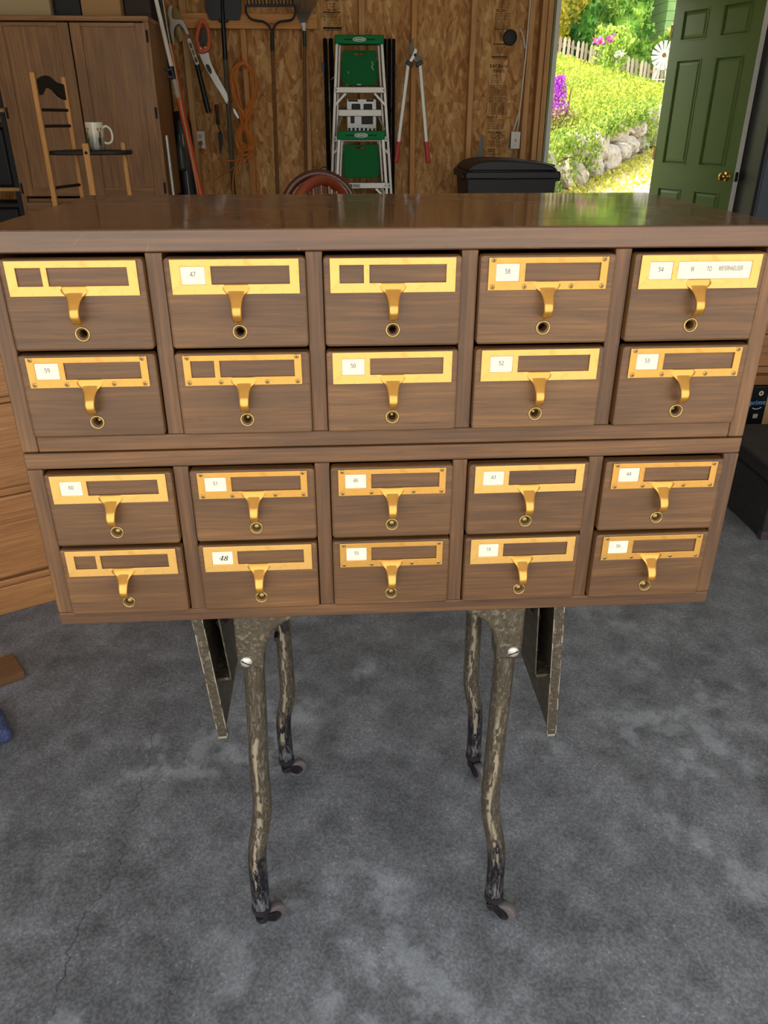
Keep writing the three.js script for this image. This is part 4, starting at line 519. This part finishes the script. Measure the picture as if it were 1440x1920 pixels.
  t = thing('putty_blade', 'short silver blade tip half hidden behind the orange cord coil', 'blade'); mesh('blade', T(extrude([[-0.756, 1.31], [-0.742, 1.302], [-0.722, 1.262], [-0.715, 1.236], [-0.732, 1.25], [-0.752, 1.28]].reverse(), 0.003), 0, 0, ZT - 0.03), M.steel, t); mesh('handle', bar([-0.72, 1.245, ZT - 0.028], [-0.695, 1.17, ZT - 0.028], 0.018, 0.012, 0.003), M.handleGrey, t);
}
{ // orange extension cord: a tied coil with loose loops, and the lead plugged into the outlet
  const t = thing('extension_cord', 'orange extension cord coiled and hung on a red hook', 'cord');
  const r = 0.0048, zz = () => ZT + rr(-0.012, 0.02);
  for (let k = 0; k < 12; k++) { const wl = rr(0.045, 0.085), wr = rr(0.045, 0.085), b = rr(-0.02, 0.03), bot = rr(0.9, 1.08), w2 = rr(0.0, 0.085); mesh('loop', tube([[-0.664, 1.59 + rr(-0.01, 0.01), zz()], [-0.664 - wl, 1.52, zz()], [-0.672 - wl + b, 1.4, zz()], [-0.69 + rr(-0.02, 0.02), 1.24 + rr(-0.03, 0.03), zz()], [-0.705 - w2 * 0.6, 1.1, zz()], [-0.69 + rr(-0.03, 0.03), bot, zz()], [-0.665 + w2 * 0.6, 1.09, zz()], [-0.68 + rr(-0.02, 0.02), 1.22 + rr(-0.03, 0.03), zz()], [-0.655 + wr - 0.015, 1.38, zz()], [-0.664 + wr, 1.52, zz()]], r, 90, 7, true), M.cord, t); }
  mesh('loop', tube([[-0.66, 1.23, ZT + 0.025], [-0.60, 1.3, ZT + 0.02], [-0.575, 1.315, ZT], [-0.59, 1.27, ZT], [-0.63, 1.2, ZT]], r, 40, 7), M.cord, t); mesh('wrap', tube([[-0.72, 1.215, ZT - 0.02], [-0.70, 1.205, ZT + 0.03], [-0.66, 1.21, ZT + 0.03], [-0.645, 1.22, ZT - 0.015]], r, 30, 7), M.cord, t);
  mesh('loose_strand', tube([[-0.889, 0.985, ZT - 0.03], [-0.868, 0.967, ZT + 0.014], [-0.8, 0.972, ZT + 0.014], [-0.72, 0.978, ZT], [-0.65, 0.998, ZT + 0.01], [-0.625, 1.03, ZT]], r, 50, 7), M.cord, t); mesh('loose_strand', tube([[-0.71, 1.05, ZT], [-0.76, 0.95, ZT], [-0.8, 0.91, ZT + 0.014], [-0.86, 0.885, ZT - 0.02], [-0.93, 0.84, ZT - 0.03]], r * 0.8, 40, 7), M.cord, t);
  mesh('loose_strand', tube([[-0.72, 1.06, ZT], [-0.77, 0.93, ZT + 0.014], [-0.795, 0.83, ZT + 0.014], [-0.8, 0.7, ZT + 0.014]], r, 40, 7), M.cord, t); mesh('loose_strand', tube([[-0.7, 1.0, ZT], [-0.765, 0.9, ZT + 0.014], [-0.775, 0.8, ZT + 0.014], [-0.765, 0.68, ZT + 0.014]], r, 40, 7), M.cord, t); mesh('loose_strand', tube([[-0.68, 1.02, ZT], [-0.655, 0.91, ZT], [-0.64, 0.83, ZT], [-0.625, 0.7, ZT]], r, 40, 7), M.cord, t); mesh('loose_strand', tube([[-0.67, 1.04, ZT], [-0.62, 0.92, ZT], [-0.605, 0.85, ZT], [-0.61, 0.7, ZT]], r, 40, 7), M.cord, t);
  mesh('hook', [cyl([-0.664, 1.6, ZB + 0.07], [-0.664, 1.605, ZT + 0.03], 0.004), cyl([-0.664, 1.605, ZT + 0.03], [-0.664, 1.65, ZT + 0.03], 0.004)], M.redgrip, t);
  const o = thing('outlet_box', 'white duplex outlet with an orange plug, left of the cord coil', 'outlet', [-1.018, 1.105, ZB + 0.05]);
  mesh('junction_box', rbox(0.055, 0.1, 0.05, 0, 0, 0, 0.003), std({ color: C('#6b6a62'), roughness: 0.6 }), o); mesh('cover_plate', rbox(0.066, 0.114, 0.006, 0, 0, 0.028, 0.003), M.white, o);
  for (const y of [0.024, -0.02]) mesh('receptacle', T(lathe([[0, 0.003], [0.016, 0.003], [0.017, 0]], 20), 0, y, 0.031, Math.PI / 2), std({ color: C('#c4bfb2'), roughness: 0.5 }), o); mesh('socket_slot', [box(0.003, 0.009, 0.002, -0.006, 0.026, 0.0342), box(0.003, 0.007, 0.002, 0.006, 0.026, 0.0342), box(0.004, 0.004, 0.002, 0, 0.014, 0.0342)], M.slot, o);
  const p = thing('power_plug', 'brown-orange plug and lead pushed into the lower socket', 'plug', [0, 0, 0]); mesh('plug', cyl([-1.018, 1.085, ZB + 0.086], [-1.016, 1.075, ZB + 0.125], 0.015, 0.010), std({ color: C('#8a6a3a'), roughness: 0.5 }), p); mesh('lead', tube([[-1.016, 1.075, ZB + 0.125], [-1.01, 1.05, ZB + 0.13], [-0.995, 1.0, ZB + 0.12], [-0.948, 0.935, ZB + 0.12], [-0.94, 0.85, ZB + 0.12], [-0.947, 0.7, ZB + 0.11], [-0.94, 0.45, ZB + 0.1]], 0.004, 60, 7), M.cord, p);
  const ow = tag(mesh('power_cable', tube([[-1.03, 1.16, ZB + 0.03], [-1.034, 1.3, ZB + 0.06], [-1.033, 1.6, ZB + 0.095], [-1.034, 2.0, ZB + 0.095], [-1.034, 2.55, ZB + 0.05]], 0.0045, 50, 7), M.beige), 'thin pale cable running up the stud to the plugged outlet', 'cable');
  const s = thing('outlet_box', 'white light switch box on the stud beside the doorway', 'switch', [1.312, 1.1, ZB + 0.05]); mesh('junction_box', rbox(0.055, 0.1, 0.07, 0, -0.005, 0.01, 0.003), M.dark, s); mesh('cover_plate', rbox(0.07, 0.116, 0.006, 0, 0, 0.048, 0.003), M.white, s); mesh('toggle', [rbox(0.01, 0.02, 0.012, 0, 0, 0.055, 0.002), cyl([0, 0.032, 0.05], [0, 0.032, 0.053], 0.003), cyl([0, -0.032, 0.05], [0, -0.032, 0.053], 0.003)], std({ color: C('#a8a296'), roughness: 0.5 }), s);
  tag(mesh('power_cable', [tube([[1.298, 1.16, ZB + 0.06], [1.31, 1.22, ZB + 0.09], [1.327, 1.3, ZB + 0.1], [1.337, 1.5, ZB + 0.1], [1.345, 1.7, ZB + 0.1], [1.348, 2.5, ZB + 0.1]], 0.005, 60, 7), tube([[1.33, 1.16, ZB + 0.06], [1.328, 1.24, ZB + 0.1], [1.327, 1.3, ZB + 0.1]], 0.005, 16, 7), tube([[1.3, 1.815, ZB + 0.04], [1.318, 1.77, ZB + 0.08], [1.336, 1.69, ZB + 0.1]], 0.005, 20, 7)], M.white), 'pale forked cable stapled along the stud above the switch', 'cable');
  const d = tag(mesh('wall_disc', [T(lathe([[0, 0.02], [0.04, 0.02], [0.05, 0.012], [0.05, 0]], 32), 1.24, 1.763, ZB + 0.001, Math.PI / 2), T(new THREE.TorusGeometry(0.047, 0.003, 6, 32), 1.24, 1.764, ZB + 0.017)], M.dark), 'round black cover fixed to the strand board over the print', 'cover');
}
{ // poles leaning beside the wardrobe
  let t = thing('pole_saw', 'long pole tool, white above a black clamp and orange below, leaning on the wall', 'pole');
  const P = (s) => [lerp(-1.066, -0.868, s), lerp(1.859, 0.55, s), -4.62 + (s - 0.3) * 0.1];
  mesh('upper_pole', cyl(P(-0.15), P(0.27), 0.0125), M.cream, t); mesh('clamp', [cyl(P(0.258), P(0.31), 0.019, 0.019), rbox(0.05, 0.016, 0.016, P(0.27)[0] - 0.02, P(0.27)[1], P(0.27)[2] + 0.01, 0.004), rbox(0.04, 0.016, 0.016, P(0.3)[0] - 0.02, P(0.3)[1], P(0.3)[2] + 0.01, 0.004)], M.black, t); mesh('label_band', cyl(P(0.305), P(0.388), 0.0155), std({ color: C('#b9b2a6'), roughness: 0.6 }), t); mesh('lower_pole', cyl(P(0.385), P(1.41), 0.017, 0.0185), M.orange, t);
  mesh('pull_rope', tube([[-1.02, 1.98, -4.56], [-0.997, 1.617, -4.57], [-0.993, 1.59, -4.57], [-0.97, 1.307, -4.57], [-0.93, 0.9, -4.56], [-0.9, 0.3, -4.55], [-0.895, 0.006, -4.5]], 0.004, 60, 6), M.beige, t, 'thin tan pull rope');
  t = thing('pole_pruner', 'black and orange pole leaning behind the white and orange one', 'pole');
  const Q = (s) => [lerp(-1.056, -0.936, s), lerp(1.869, 0.9, s), -4.72 + s * 0.04];
  mesh('upper_pole', cyl(Q(-0.1), Q(0.23), 0.018), M.black, t); mesh('lower_pole', cyl(Q(0.225), Q(1.9), 0.0155), M.orange, t);
  t = thing('gear_bag', 'tall black gear bag standing between the wardrobe and the poles', 'bag', [-1.06, 0, -4.98]);
  mesh('body', lathe([[0, 0], [0.075, 0.005], [0.08, 0.05], [0.08, 0.6], [0.076, 1.1], [0.07, 1.22], [0.045, 1.28], [0, 1.29]], 24).scale(1, 1, 0.85), M.black, t); mesh('zip', tube([[0.02, 1.15, 0.079], [0.022, 0.9, 0.082], [0.03, 0.6, 0.084]], 0.004, 20, 6), M.steel, t); mesh('strap', tube([[-0.05, 1.24, 0.05], [-0.07, 1.0, 0.085], [-0.06, 0.7, 0.09]], 0.012, 20, 6), M.dark, t);
  mesh('side_bottle', lathe([[0, 0], [0.026, 0.002], [0.028, 0.02], [0.028, 0.13], [0.018, 0.17], [0.01, 0.185], [0.012, 0.186], [0.012, 0.22], [0, 0.22]], 20).translate(0.0, 0.93, 0.09), std({ color: C('#4a4c44'), roughness: 0.3 }), t, 'grey bottle in the side pocket');
  const b = thing('dark_panel', 'dark grey upright panel filling the dark strip next to the wardrobe', 'panel', [-1.19, 0, -5.22]); mesh('panel', rbox(0.11, 1.86, 0.03, 0, 0.93, 0, 0.004), std({ color: C('#2e2b26'), roughness: 0.8 }), b); mesh('paper_edge', rbox(0.012, 0.2, 0.004, 0.03, 1.46, 0.018, 0.001), M.beige, b);  // plain dark slab put in at the dark strip beside the wardrobe
  tag(mesh('metal_tube', cyl([-1.05, 0, -4.44], [-1.062, 1.15, -4.46], 0.010), M.steel), 'slim silver tube standing upright against the wardrobe side', 'tube');
}
{ // black wheeled bin with a grey bag behind it
  const t = thing('wheeled_bin', 'large black lidded refuse bin standing left of the open doorway', 'bin', [1.14, 0, -4.98]);
  const body = box(1, 1, 1), p = body.attributes.position; for (let i = 0; i < p.count; i++) { const up = p.getY(i) > 0; p.setXYZ(i, Math.sign(p.getX(i)) * (up ? 0.3 : 0.24), up ? 0.9 : 0.04, Math.sign(p.getZ(i)) * (up ? 0.26 : 0.2)); } body.computeVertexNormals();
  const binM = std({ color: C('#15161a'), roughness: 0.5 }); mesh('body', body, binM, t); mesh('rim', rbox(0.64, 0.05, 0.56, 0, 0.905, 0, 0.012), binM, t);
  const lid = mesh('lid', [T(extrude(smooth([[-0.3, 0.93], [-0.29, 0.955], [-0.22, 0.99], [0.16, 0.985], [0.27, 0.96], [0.3, 0.93]], 40, true), 0.54, 0.012), 0, 0, -0.27)], binM, t); mesh('lid_ridge', [rbox(0.36, 0.016, 0.03, -0.05, 0.985, 0.2, 0.006), T(rbox(0.15, 0.016, 0.12, 0, 0, 0, 0.006), 0.22, 0.972, 0.16, 0, 0, -0.18)], binM, lid);
  mesh('handle', [rbox(0.07, 0.055, 0.12, 0.31, 0.89, 0.14, 0.01), rbox(0.05, 0.04, 0.1, -0.31, 0.895, 0.14, 0.01)], M.black, t); for (const s of [-1, 1]) mesh('wheel', cyl([s * 0.2, 0.09, -0.22], [s * 0.25, 0.09, -0.22], 0.09, 0.09, 24), M.black, t);
  const bag = []; for (let i = 0; i < 10; i++) { const y = i / 9; bag.push([lerp(0.09, 0.006, y ** 0.8), lerp(0, 0.62, y)]); } const bg = lathe(bag, 36), bp = bg.attributes.position; for (let i = 0; i < bp.count; i++) { const a = Math.atan2(bp.getZ(i), bp.getX(i)), k = 1 + 0.1 * Math.sin(a * 9) + 0.06 * Math.sin(a * 5 + bp.getY(i) * 9); bp.setX(i, bp.getX(i) * k); bp.setZ(i, bp.getZ(i) * k * 0.5); } bg.computeVertexNormals();
  const hb = thing('hanging_bag', 'grey gathered plastic bag hanging on the wall behind the bin', 'bag', [1.05, 0.52, -5.47]); mesh('bag', bg, std({ color: C('#77726c'), roughness: 0.5 }), hb); mesh('hook', cyl([0, 0.61, 0.0], [0, 0.625, -0.13], 0.003), M.steel, hb);
}
{ // right of the door: shelf, tall locker, paper roll
  const s = thing('wall_shelf', 'white wooden shelf on the wall behind the open green door', 'shelf', [3.1, 1.46, -5.39]); mesh('board', rbox(0.76, 0.02, 0.22, 0, 0.005, 0, 0.003), M.white, s); mesh('bracket', [rbox(0.72, 0.035, 0.018, 0, -0.022, 0.09, 0.003), box(0.02, 0.16, 0.02, 0.2, -0.085, -0.1)], M.white, s);
  const s2 = thing('wall_shelf', 'upper plain wood shelf above the white shelf behind the door', 'shelf', [3.1, 1.83, -5.39]); mesh('board', metric(rbox(0.76, 0.02, 0.22, 0, 0, 0, 0.003), 'x'), M.pine, s2); mesh('bracket', box(0.02, 0.16, 0.02, 0.2, -0.09, -0.1), M.pine, s2);
  const l = thing('metal_locker', 'slate blue metal locker in the corner beyond the open door', 'locker', [2.98, 0, -4.62]); mesh('case', span(-0.24, 0.3, 0.05, 1.75, -0.22, 0.1, 0.004), M.locker, l); mesh('door_panel', span(-0.225, 0.285, 0.08, 1.72, 0.1, 0.112, 0.003), M.locker, l); mesh('dark_edge_strip', span(-0.262, -0.238, 0.05, 1.75, -0.2, 0.108, 0.004), M.black, l); mesh('plinth', span(-0.22, 0.28, 0, 0.05, -0.2, 0.08), M.black, l); mesh('handle', rbox(0.015, 0.12, 0.02, -0.18, 1.0, 0.122, 0.004), M.steel, l);  // includes a plain black strip down the left edge of the locker
  tag(mesh('paper_roll', [lathe([[0, 0], [0.07, 0], [0.07, 1.36], [0.058, 1.36], [0.058, 1.3], [0, 1.3]], 28).translate(2.72, 0, -5.2)], M.paperRoll), 'brown paper roll standing on end between door and locker', 'roll');
}

// ---------------------------------------------------------------- outdoors
struct('driveway', span(-12, 14, -0.25, -0.03, ZF + 0.15, 26), M.drive, 'pale concrete driveway outside the garage', 'driveway');
M.soil = std({ map: dataTex(512, 512, (u, v) => { const n = fbm(u, v, 20, 20, 4, 300), k = sstep(0.5, 0.62, fbm(u, v, 6, 6, 4, 310)); return mix3(mix3([196, 178, 142], [222, 208, 176], n), [150, 164, 70], k * 0.7); }, 2.2, 2.2), roughness: 1 });
M.hillSoil = std({ color: C('#6f7a2c'), roughness: 1 });
const zW = (x) => -8.67 - 1.185 * (x - 2.43), pathY = (z) => clamp(0.18 * (-5.9 - z), -0.03, 1.0), fenceY = (x) => clamp(2.5 - 0.25 * (x - 5.9), 1.0, 3.4);
const gy = (x, z) => { const w = zW(x); if (z > w) return pathY(z); const b = pathY(Math.max(w, -21)) + 0.42, t = clamp((w - z) / Math.max(0.5, w + 21.2), 0, 1.6); return lerp(b, Math.max(b, fenceY(x)), Math.min(1, t) ** 1.35) - (w - z < 0.25 ? 0.25 - (w - z) : 0) * 1.2; };
function terrain(x0, x1, z0, z1, nx, nz, f) { const g = new THREE.PlaneGeometry(1, 1, nx, nz), p = g.attributes.position, u = g.attributes.uv; for (let i = 0; i < p.count; i++) { const x = lerp(x0, x1, p.getX(i) + 0.5), z = lerp(z1, z0, p.getY(i) + 0.5); p.setXYZ(i, x, f(x, z), z); u.setXY(i, x, z); } g.computeVertexNormals(); return g; }
struct('garden_path', terrain(-14, 16, -13.5, ZB - 0.14, 60, 40, (x, z) => pathY(z) + (fbm(((x % 8) + 8) % 8 / 8, ((z % 8) + 8) % 8 / 8, 8, 8, 3, 320) - 0.5) * 0.05 - 0.02), M.soil, 'pale dry gravel path rising outside the rear door', 'path');
struct('hillside', terrain(-14, 16, -40, -5.9, 120, 140, (x, z) => (z > zW(x) + 0.02 ? pathY(z) - 0.6 : gy(x, z) - 0.02)), M.hillSoil, 'planted hillside behind the boulder wall', 'hillside');

{ // boulder retaining wall
  const t = thing('boulder_wall', 'dry-stacked wall of pale boulders along the garden path', 'stone wall');
  const rockM = [0, 1, 2].map((k) => std({ map: dataTex(256, 256, (u, v) => { const n = fbm(u, v, 6, 6, 5, 330 + k * 7), s = sstep(0.6, 0.7, fbm(u, v, 20, 20, 3, 340 + k)); return mix3(mix3([150, 140, 128], [206, 198, 184], n), [112, 104, 96], s * 0.5); }, 0.5, 0.5), roughness: 0.95 }));
  const rock = (x, y, z, sx, sy, sz, k) => { const g = new THREE.IcosahedronGeometry(1, 3), p = g.attributes.position, o = rr(0, 60); for (let i = 0; i < p.count; i++) { const a = V(p.getX(i), p.getY(i), p.getZ(i)).normalize(), n = 0.82 + 0.16 * Math.sin(a.x * 2.3 + o) * Math.cos(a.y * 2.7 + o * 1.3) + 0.12 * Math.sin(a.z * 3.7 + a.x * 2 + o * 0.7) + 0.05 * Math.sin(a.y * 9 + a.z * 7 + o); const q = (c) => Math.sign(c) * Math.abs(c) ** 0.8; p.setXYZ(i, q(a.x) * n * sx, q(a.y) * n * sy, q(a.z) * n * sz); } g.computeVertexNormals(); const m = metric(g, 'x', [o, o]); const r = mesh('boulder', m, rockM[k % 3], t); r.position.set(x, y, z); r.rotation.y = rr(0, 6); };
  let k = 0; for (let x = 0.8; x < 8.2; x += rr(0.24, 0.34)) { const z = zW(x), y = pathY(z); rock(x + rr(-0.05, 0.05), y + 0.12, z + 0.06 + rr(-0.08, 0.06), rr(0.17, 0.25), rr(0.15, 0.21), rr(0.16, 0.22), k++); if (rnd() < 0.85) rock(x + rr(0.05, 0.2), y + rr(0.32, 0.42), z - 0.12, rr(0.16, 0.25), rr(0.13, 0.2), rr(0.16, 0.22), k++); }
}
const leafGeo = (w, l) => { const g = new THREE.BufferGeometry(); g.setAttribute('position', new THREE.Float32BufferAttribute([0, 0, 0, w, l * 0.5, w * 0.35, 0, l, 0, -w, l * 0.5, w * 0.35], 3)); g.setIndex([0, 1, 2, 0, 2, 3]); g.computeVertexNormals(); return g; };
const leafM = std({ color: C('#ffffff'), roughness: 0.9, transmission: 0.3, thickness: 0, side: THREE.DoubleSide });
const petalM = std({ color: C('#ffffff'), roughness: 0.9, side: THREE.DoubleSide });
const LEAF = leafGeo(0.35, 1);
function leaves(name, n, place, parent, m = leafM) {      // place(i) -> [x, y, z, size, colour]
  const im = new THREE.InstancedMesh(LEAF, m, n), o = new THREE.Object3D(); im.name = parent ? name : numbered(name); im.castShadow = im.receiveShadow = true;
  for (let i = 0; i < n; i++) { const [x, y, z, s, c] = place(i); o.position.set(x, y, z); o.rotation.set(rr(-1.5, 1.5), rr(0, 6.28), rr(-1.2, 1.2)); o.scale.setScalar(s); o.updateMatrix(); im.setMatrixAt(i, o.matrix); im.setColorAt(i, c); }
  im.userData.kind = 'stuff'; (parent ?? scene).add(im); return im;
}
const tone = (a, b, t) => C(a).lerp(C(b), t);
{
  const near = leaves('ground_cover', 60000, (i) => { let x, z; for (;;) { z = -rr(7.2, 22); x = -0.06 + (0.83 - z) * rr(0.12, 0.5); if (z < zW(x) + 0.1) break; } const lump = 0.04 + 0.26 * fbm((x + 20) / 40, (z + 40) / 40, 24, 24, 3, 350), up = rnd(); return [x, gy(x, z) + lump * up, z, rr(0.028, 0.055) * (0.6 - z / 20), tone('#87a01f', '#c3cc45', clamp(fbm((x + 20) / 40, (z + 40) / 40, 40, 40, 2, 360) + rr(-0.3, 0.3), 0, 1))]; });
  Object.assign(near.userData, { label: 'bright yellow-green ground cover spilling over the boulder wall', category: 'plants' });
  const ivy = leaves('trailing_ivy', 5200, (i) => { const x = rr(1.7, 4.4), z = zW(x) + rr(0.0, 0.3), gate = fbm(x / 8, 0.3, 16, 16, 2, 370); const y = pathY(z) + (gate > 0.58 || x < 2.5 ? rr(0.05, 0.62) : rr(0.4, 0.62)); return [x, y, z + (0.62 - y + pathY(z)) * 0.15, rr(0.03, 0.06), tone('#5f8a24', '#b5c848', rnd())]; });
  Object.assign(ivy.userData, { label: 'trailing green vine hanging down over the boulders', category: 'vine' });
  const grass = leaves('path_weeds', 1500, (i) => { const x = rr(2.2, 5.2), z = zW(x) + 0.3 + rr(0, 1) ** 2 * 0.9; return [x, pathY(z), z, rr(0.04, 0.08), tone('#b9bf4a', '#d9d06a', rnd())]; });
  Object.assign(grass.userData, { label: 'low yellow weeds on the gravel at the foot of the boulders', category: 'weeds' });
}
{ // heather with magenta flower spikes near the jamb
  const t = thing('flowering_shrub', 'magenta flowering shrub with upright spikes by the door jamb', 'shrub', [2.72, 1.16, -9.75]);
  mesh('stems', Array.from({ length: 14 }, () => { const a = rr(-0.25, 0.25), b = rr(-0.2, 0.2); return cyl([a * 0.4, -0.05, b * 0.4], [a * 0.6, rr(0.3, 0.5), b * 0.6], 0.004, 0.004, 5); }), M.handleGrey, t); t.children[0].userData.kind = 'stuff';
  const f = leaves('flowers', 1500, () => { const h = rnd(), a = rr(0, 6.28), r = rr(0, 0.17) * (1 - 0.6 * h); return [Math.cos(a) * r, 0.13 + h * 0.42, Math.sin(a) * r, rr(0.02, 0.035), tone('#b01fd0', '#d76be6', rnd())]; }, t, petalM); const l = leaves('foliage', 900, () => { const a = rr(0, 6.28), r = rr(0, 0.3); return [Math.cos(a) * r, rr(-0.05, 0.2), Math.sin(a) * r, rr(0.03, 0.05), tone('#7a8a3a', '#b8a860', rnd())]; }, t);
  const p = thing('flowering_shrub', 'small bush with pink and white blooms growing through the picket fence', 'shrub', [6.75, gy(6.75, -20.6) - 0.1, -20.6]);
  leaves('foliage', 900, () => { const a = rr(0, 6.28), r = rr(0, 0.45); return [Math.cos(a) * r, rr(0, 1.15), Math.sin(a) * r, rr(0.07, 0.13), tone('#7fae2a', '#c6d85a', rnd())]; }, p); leaves('flowers', 90, (i) => { const s = i % 3; const c = [[-0.45, 0.8], [-0.2, 0.85], [0.1, 0.55]][s]; return [c[0] + rr(-0.09, 0.09), c[1] + rr(-0.06, 0.06), 0.4 + rr(0, 0.1), rr(0.07, 0.12), s < 2 ? tone('#d63cb0', '#ee86d0', rnd()) : C('#f2f0ea')]; }, p, petalM);
}
{ // picket fence on the slope
  const t = thing('picket_fence', 'weathered picket fence running down across the hillside', 'fence'); const pm = [std({ color: C('#b3a292'), roughness: 0.95 }), std({ color: C('#9c8a7c'), roughness: 0.95 }), std({ color: C('#c4b4a4'), roughness: 0.95 })];
  const pk = extrude([[-0.032, 0], [0.032, 0], [0.032, 0.5], [0, 0.55], [-0.032, 0.5]], 0.018); let n = 0;
  for (let x = 4.2; x < 10.6; x += 0.112) { const p = mesh('picket', pk, pm[n++ % 3], t); p.position.set(x + rr(-0.01, 0.01), fenceY(x) + 0.02 + rr(-0.02, 0.02), -21.2); p.rotation.z = rr(-0.04, 0.04); }
  for (const h of [0.12, 0.4]) mesh('rail', bar([4.2, fenceY(4.2) + h, -21.23], [10.6, fenceY(10.6) + h, -21.23], 0.06, 0.03), pm[1], t);
}
{ // white garden windmill
  const x = 7.82, z = -19.9, y0 = gy(x, z), yh = 2.62, t = thing('garden_windmill', 'white garden windmill with many blades beside the picket fence', 'windmill', [x, 0, z]);
  for (let i = 0; i < 14; i++) { const b = extrude([[-0.016, 0.05], [0.016, 0.05], [0.05, 0.3], [-0.05, 0.3]], 0.004).rotateY(0.3).rotateZ(i / 14 * 2 * Math.PI).translate(0, yh, 0.06); mesh('blade', b, M.white, t); }
  mesh('hub', cyl([0, yh, 0.02], [0, yh, 0.1], 0.035), M.handleGrey, t); mesh('tower', [bar([-0.2, y0, 0], [-0.03, yh, 0], 0.025, 0.025), bar([0.2, y0, 0], [0.03, yh, 0], 0.025, 0.025), bar([0, y0, -0.2], [0, yh, -0.02], 0.025, 0.025), bar([-0.14, lerp(y0, yh, 0.35), 0], [0.14, lerp(y0, yh, 0.35), 0], 0.02, 0.02), bar([-0.08, lerp(y0, yh, 0.65), 0], [0.08, lerp(y0, yh, 0.65), 0], 0.02, 0.02)], M.white, t);
}
function tree(label, x, z, h, rx, ry, n, s0, s1, ca, cb) {
  const y = gy(x, z) - 0.1, t = thing('tree', label, 'tree', [x, y, z]);
  mesh('trunk', cyl([0, 0, 0], [0, h, 0], 0.14, 0.07, 9), std({ color: C('#54402e'), roughness: 1 }), t);
  const g = new THREE.IcosahedronGeometry(1, 4), p = g.attributes.position; for (let i = 0; i < p.count; i++) { const a = V(p.getX(i), p.getY(i), p.getZ(i)), k = 0.74 + 0.14 * Math.sin(a.x * 5 + x) * Math.sin(a.y * 6 + z) + 0.1 * Math.sin(a.z * 7 + a.y * 4); p.setXYZ(i, a.x * k * rx, h + a.y * k * ry, a.z * k * rx); } g.computeVertexNormals(); mesh('crown', g, std({ color: tone(ca, cb, 0.4), roughness: 1 }), t);
  leaves('foliage', n, () => { const a = V(rr(-1, 1), rr(-1, 1), rr(-0.4, 1)).normalize(), k = (0.74 + 0.14 * Math.sin(a.x * 5 + x) * Math.sin(a.y * 6 + z) + 0.1 * Math.sin(a.z * 7 + a.y * 4)) * rr(0.85, 1.14); return [a.x * k * rx, h + a.y * k * ry, a.z * k * rx, rr(s0, s1), tone(ca, cb, clamp(0.5 + 0.5 * Math.sin(a.x * 9 + a.y * 11 + z) + rr(-0.4, 0.4), 0, 1))]; }, t);
}
tree('yellow-leaved maple tree behind the left end of the fence', 5.9, -23.6, 2.5, 1.25, 2.0, 5000, 0.1, 0.2, '#8f9a22', '#e0c94a');
tree('feathery light green tree behind the fence centre', 8.0, -23.6, 1.3, 0.85, 1.7, 4200, 0.1, 0.2, '#4f8f2a', '#b4d25a');
tree('bright green tree behind the windmill', 9.8, -23.8, 1.0, 0.9, 1.25, 4200, 0.1, 0.2, '#5f9a2a', '#c8dc52');
tree('dark conifer in the middle behind the lighter trees', 8.3, -27.6, 3.4, 1.6, 4.4, 7000, 0.14, 0.28, '#2e6a2a', '#6fa63a');
tree('deep green tree beyond the yellow maple', 5.0, -27.6, 3.2, 1.75, 4.2, 7000, 0.14, 0.28, '#2f6f24', '#8ab63c');
tree('tall dark fir at the very back behind the deep green tree', 5.0, -33.5, 4.6, 3.1, 6.0, 8000, 0.2, 0.36, '#20441e', '#4f8434');
tree('shadowy fir at the very back behind the green house', 11.5, -33.5, 4.6, 3.1, 6.0, 8000, 0.2, 0.36, '#1e3f1c', '#4a7c30');
{
  const t = thing('green_house', 'pale green house corner with white eave among the trees', 'house', [10.3, 2.0, -26.6]); for (let i = 0; i < 16; i++) mesh('siding_board', box(3, 0.24, 2.5, 1.5, 0.12 + i * 0.25, -1.25), M.siding ??= std({ color: C('#8db06a'), roughness: 0.8 }), t);
  mesh('eave', T(box(3.6, 0.12, 3.1), 1.5, 4.1, -1.25), M.white, t); mesh('foundation', box(2.9, 2.4, 2.4, 1.5, -1.2, -1.25), M.drive, t);
}
renderer.render(scene, camera);
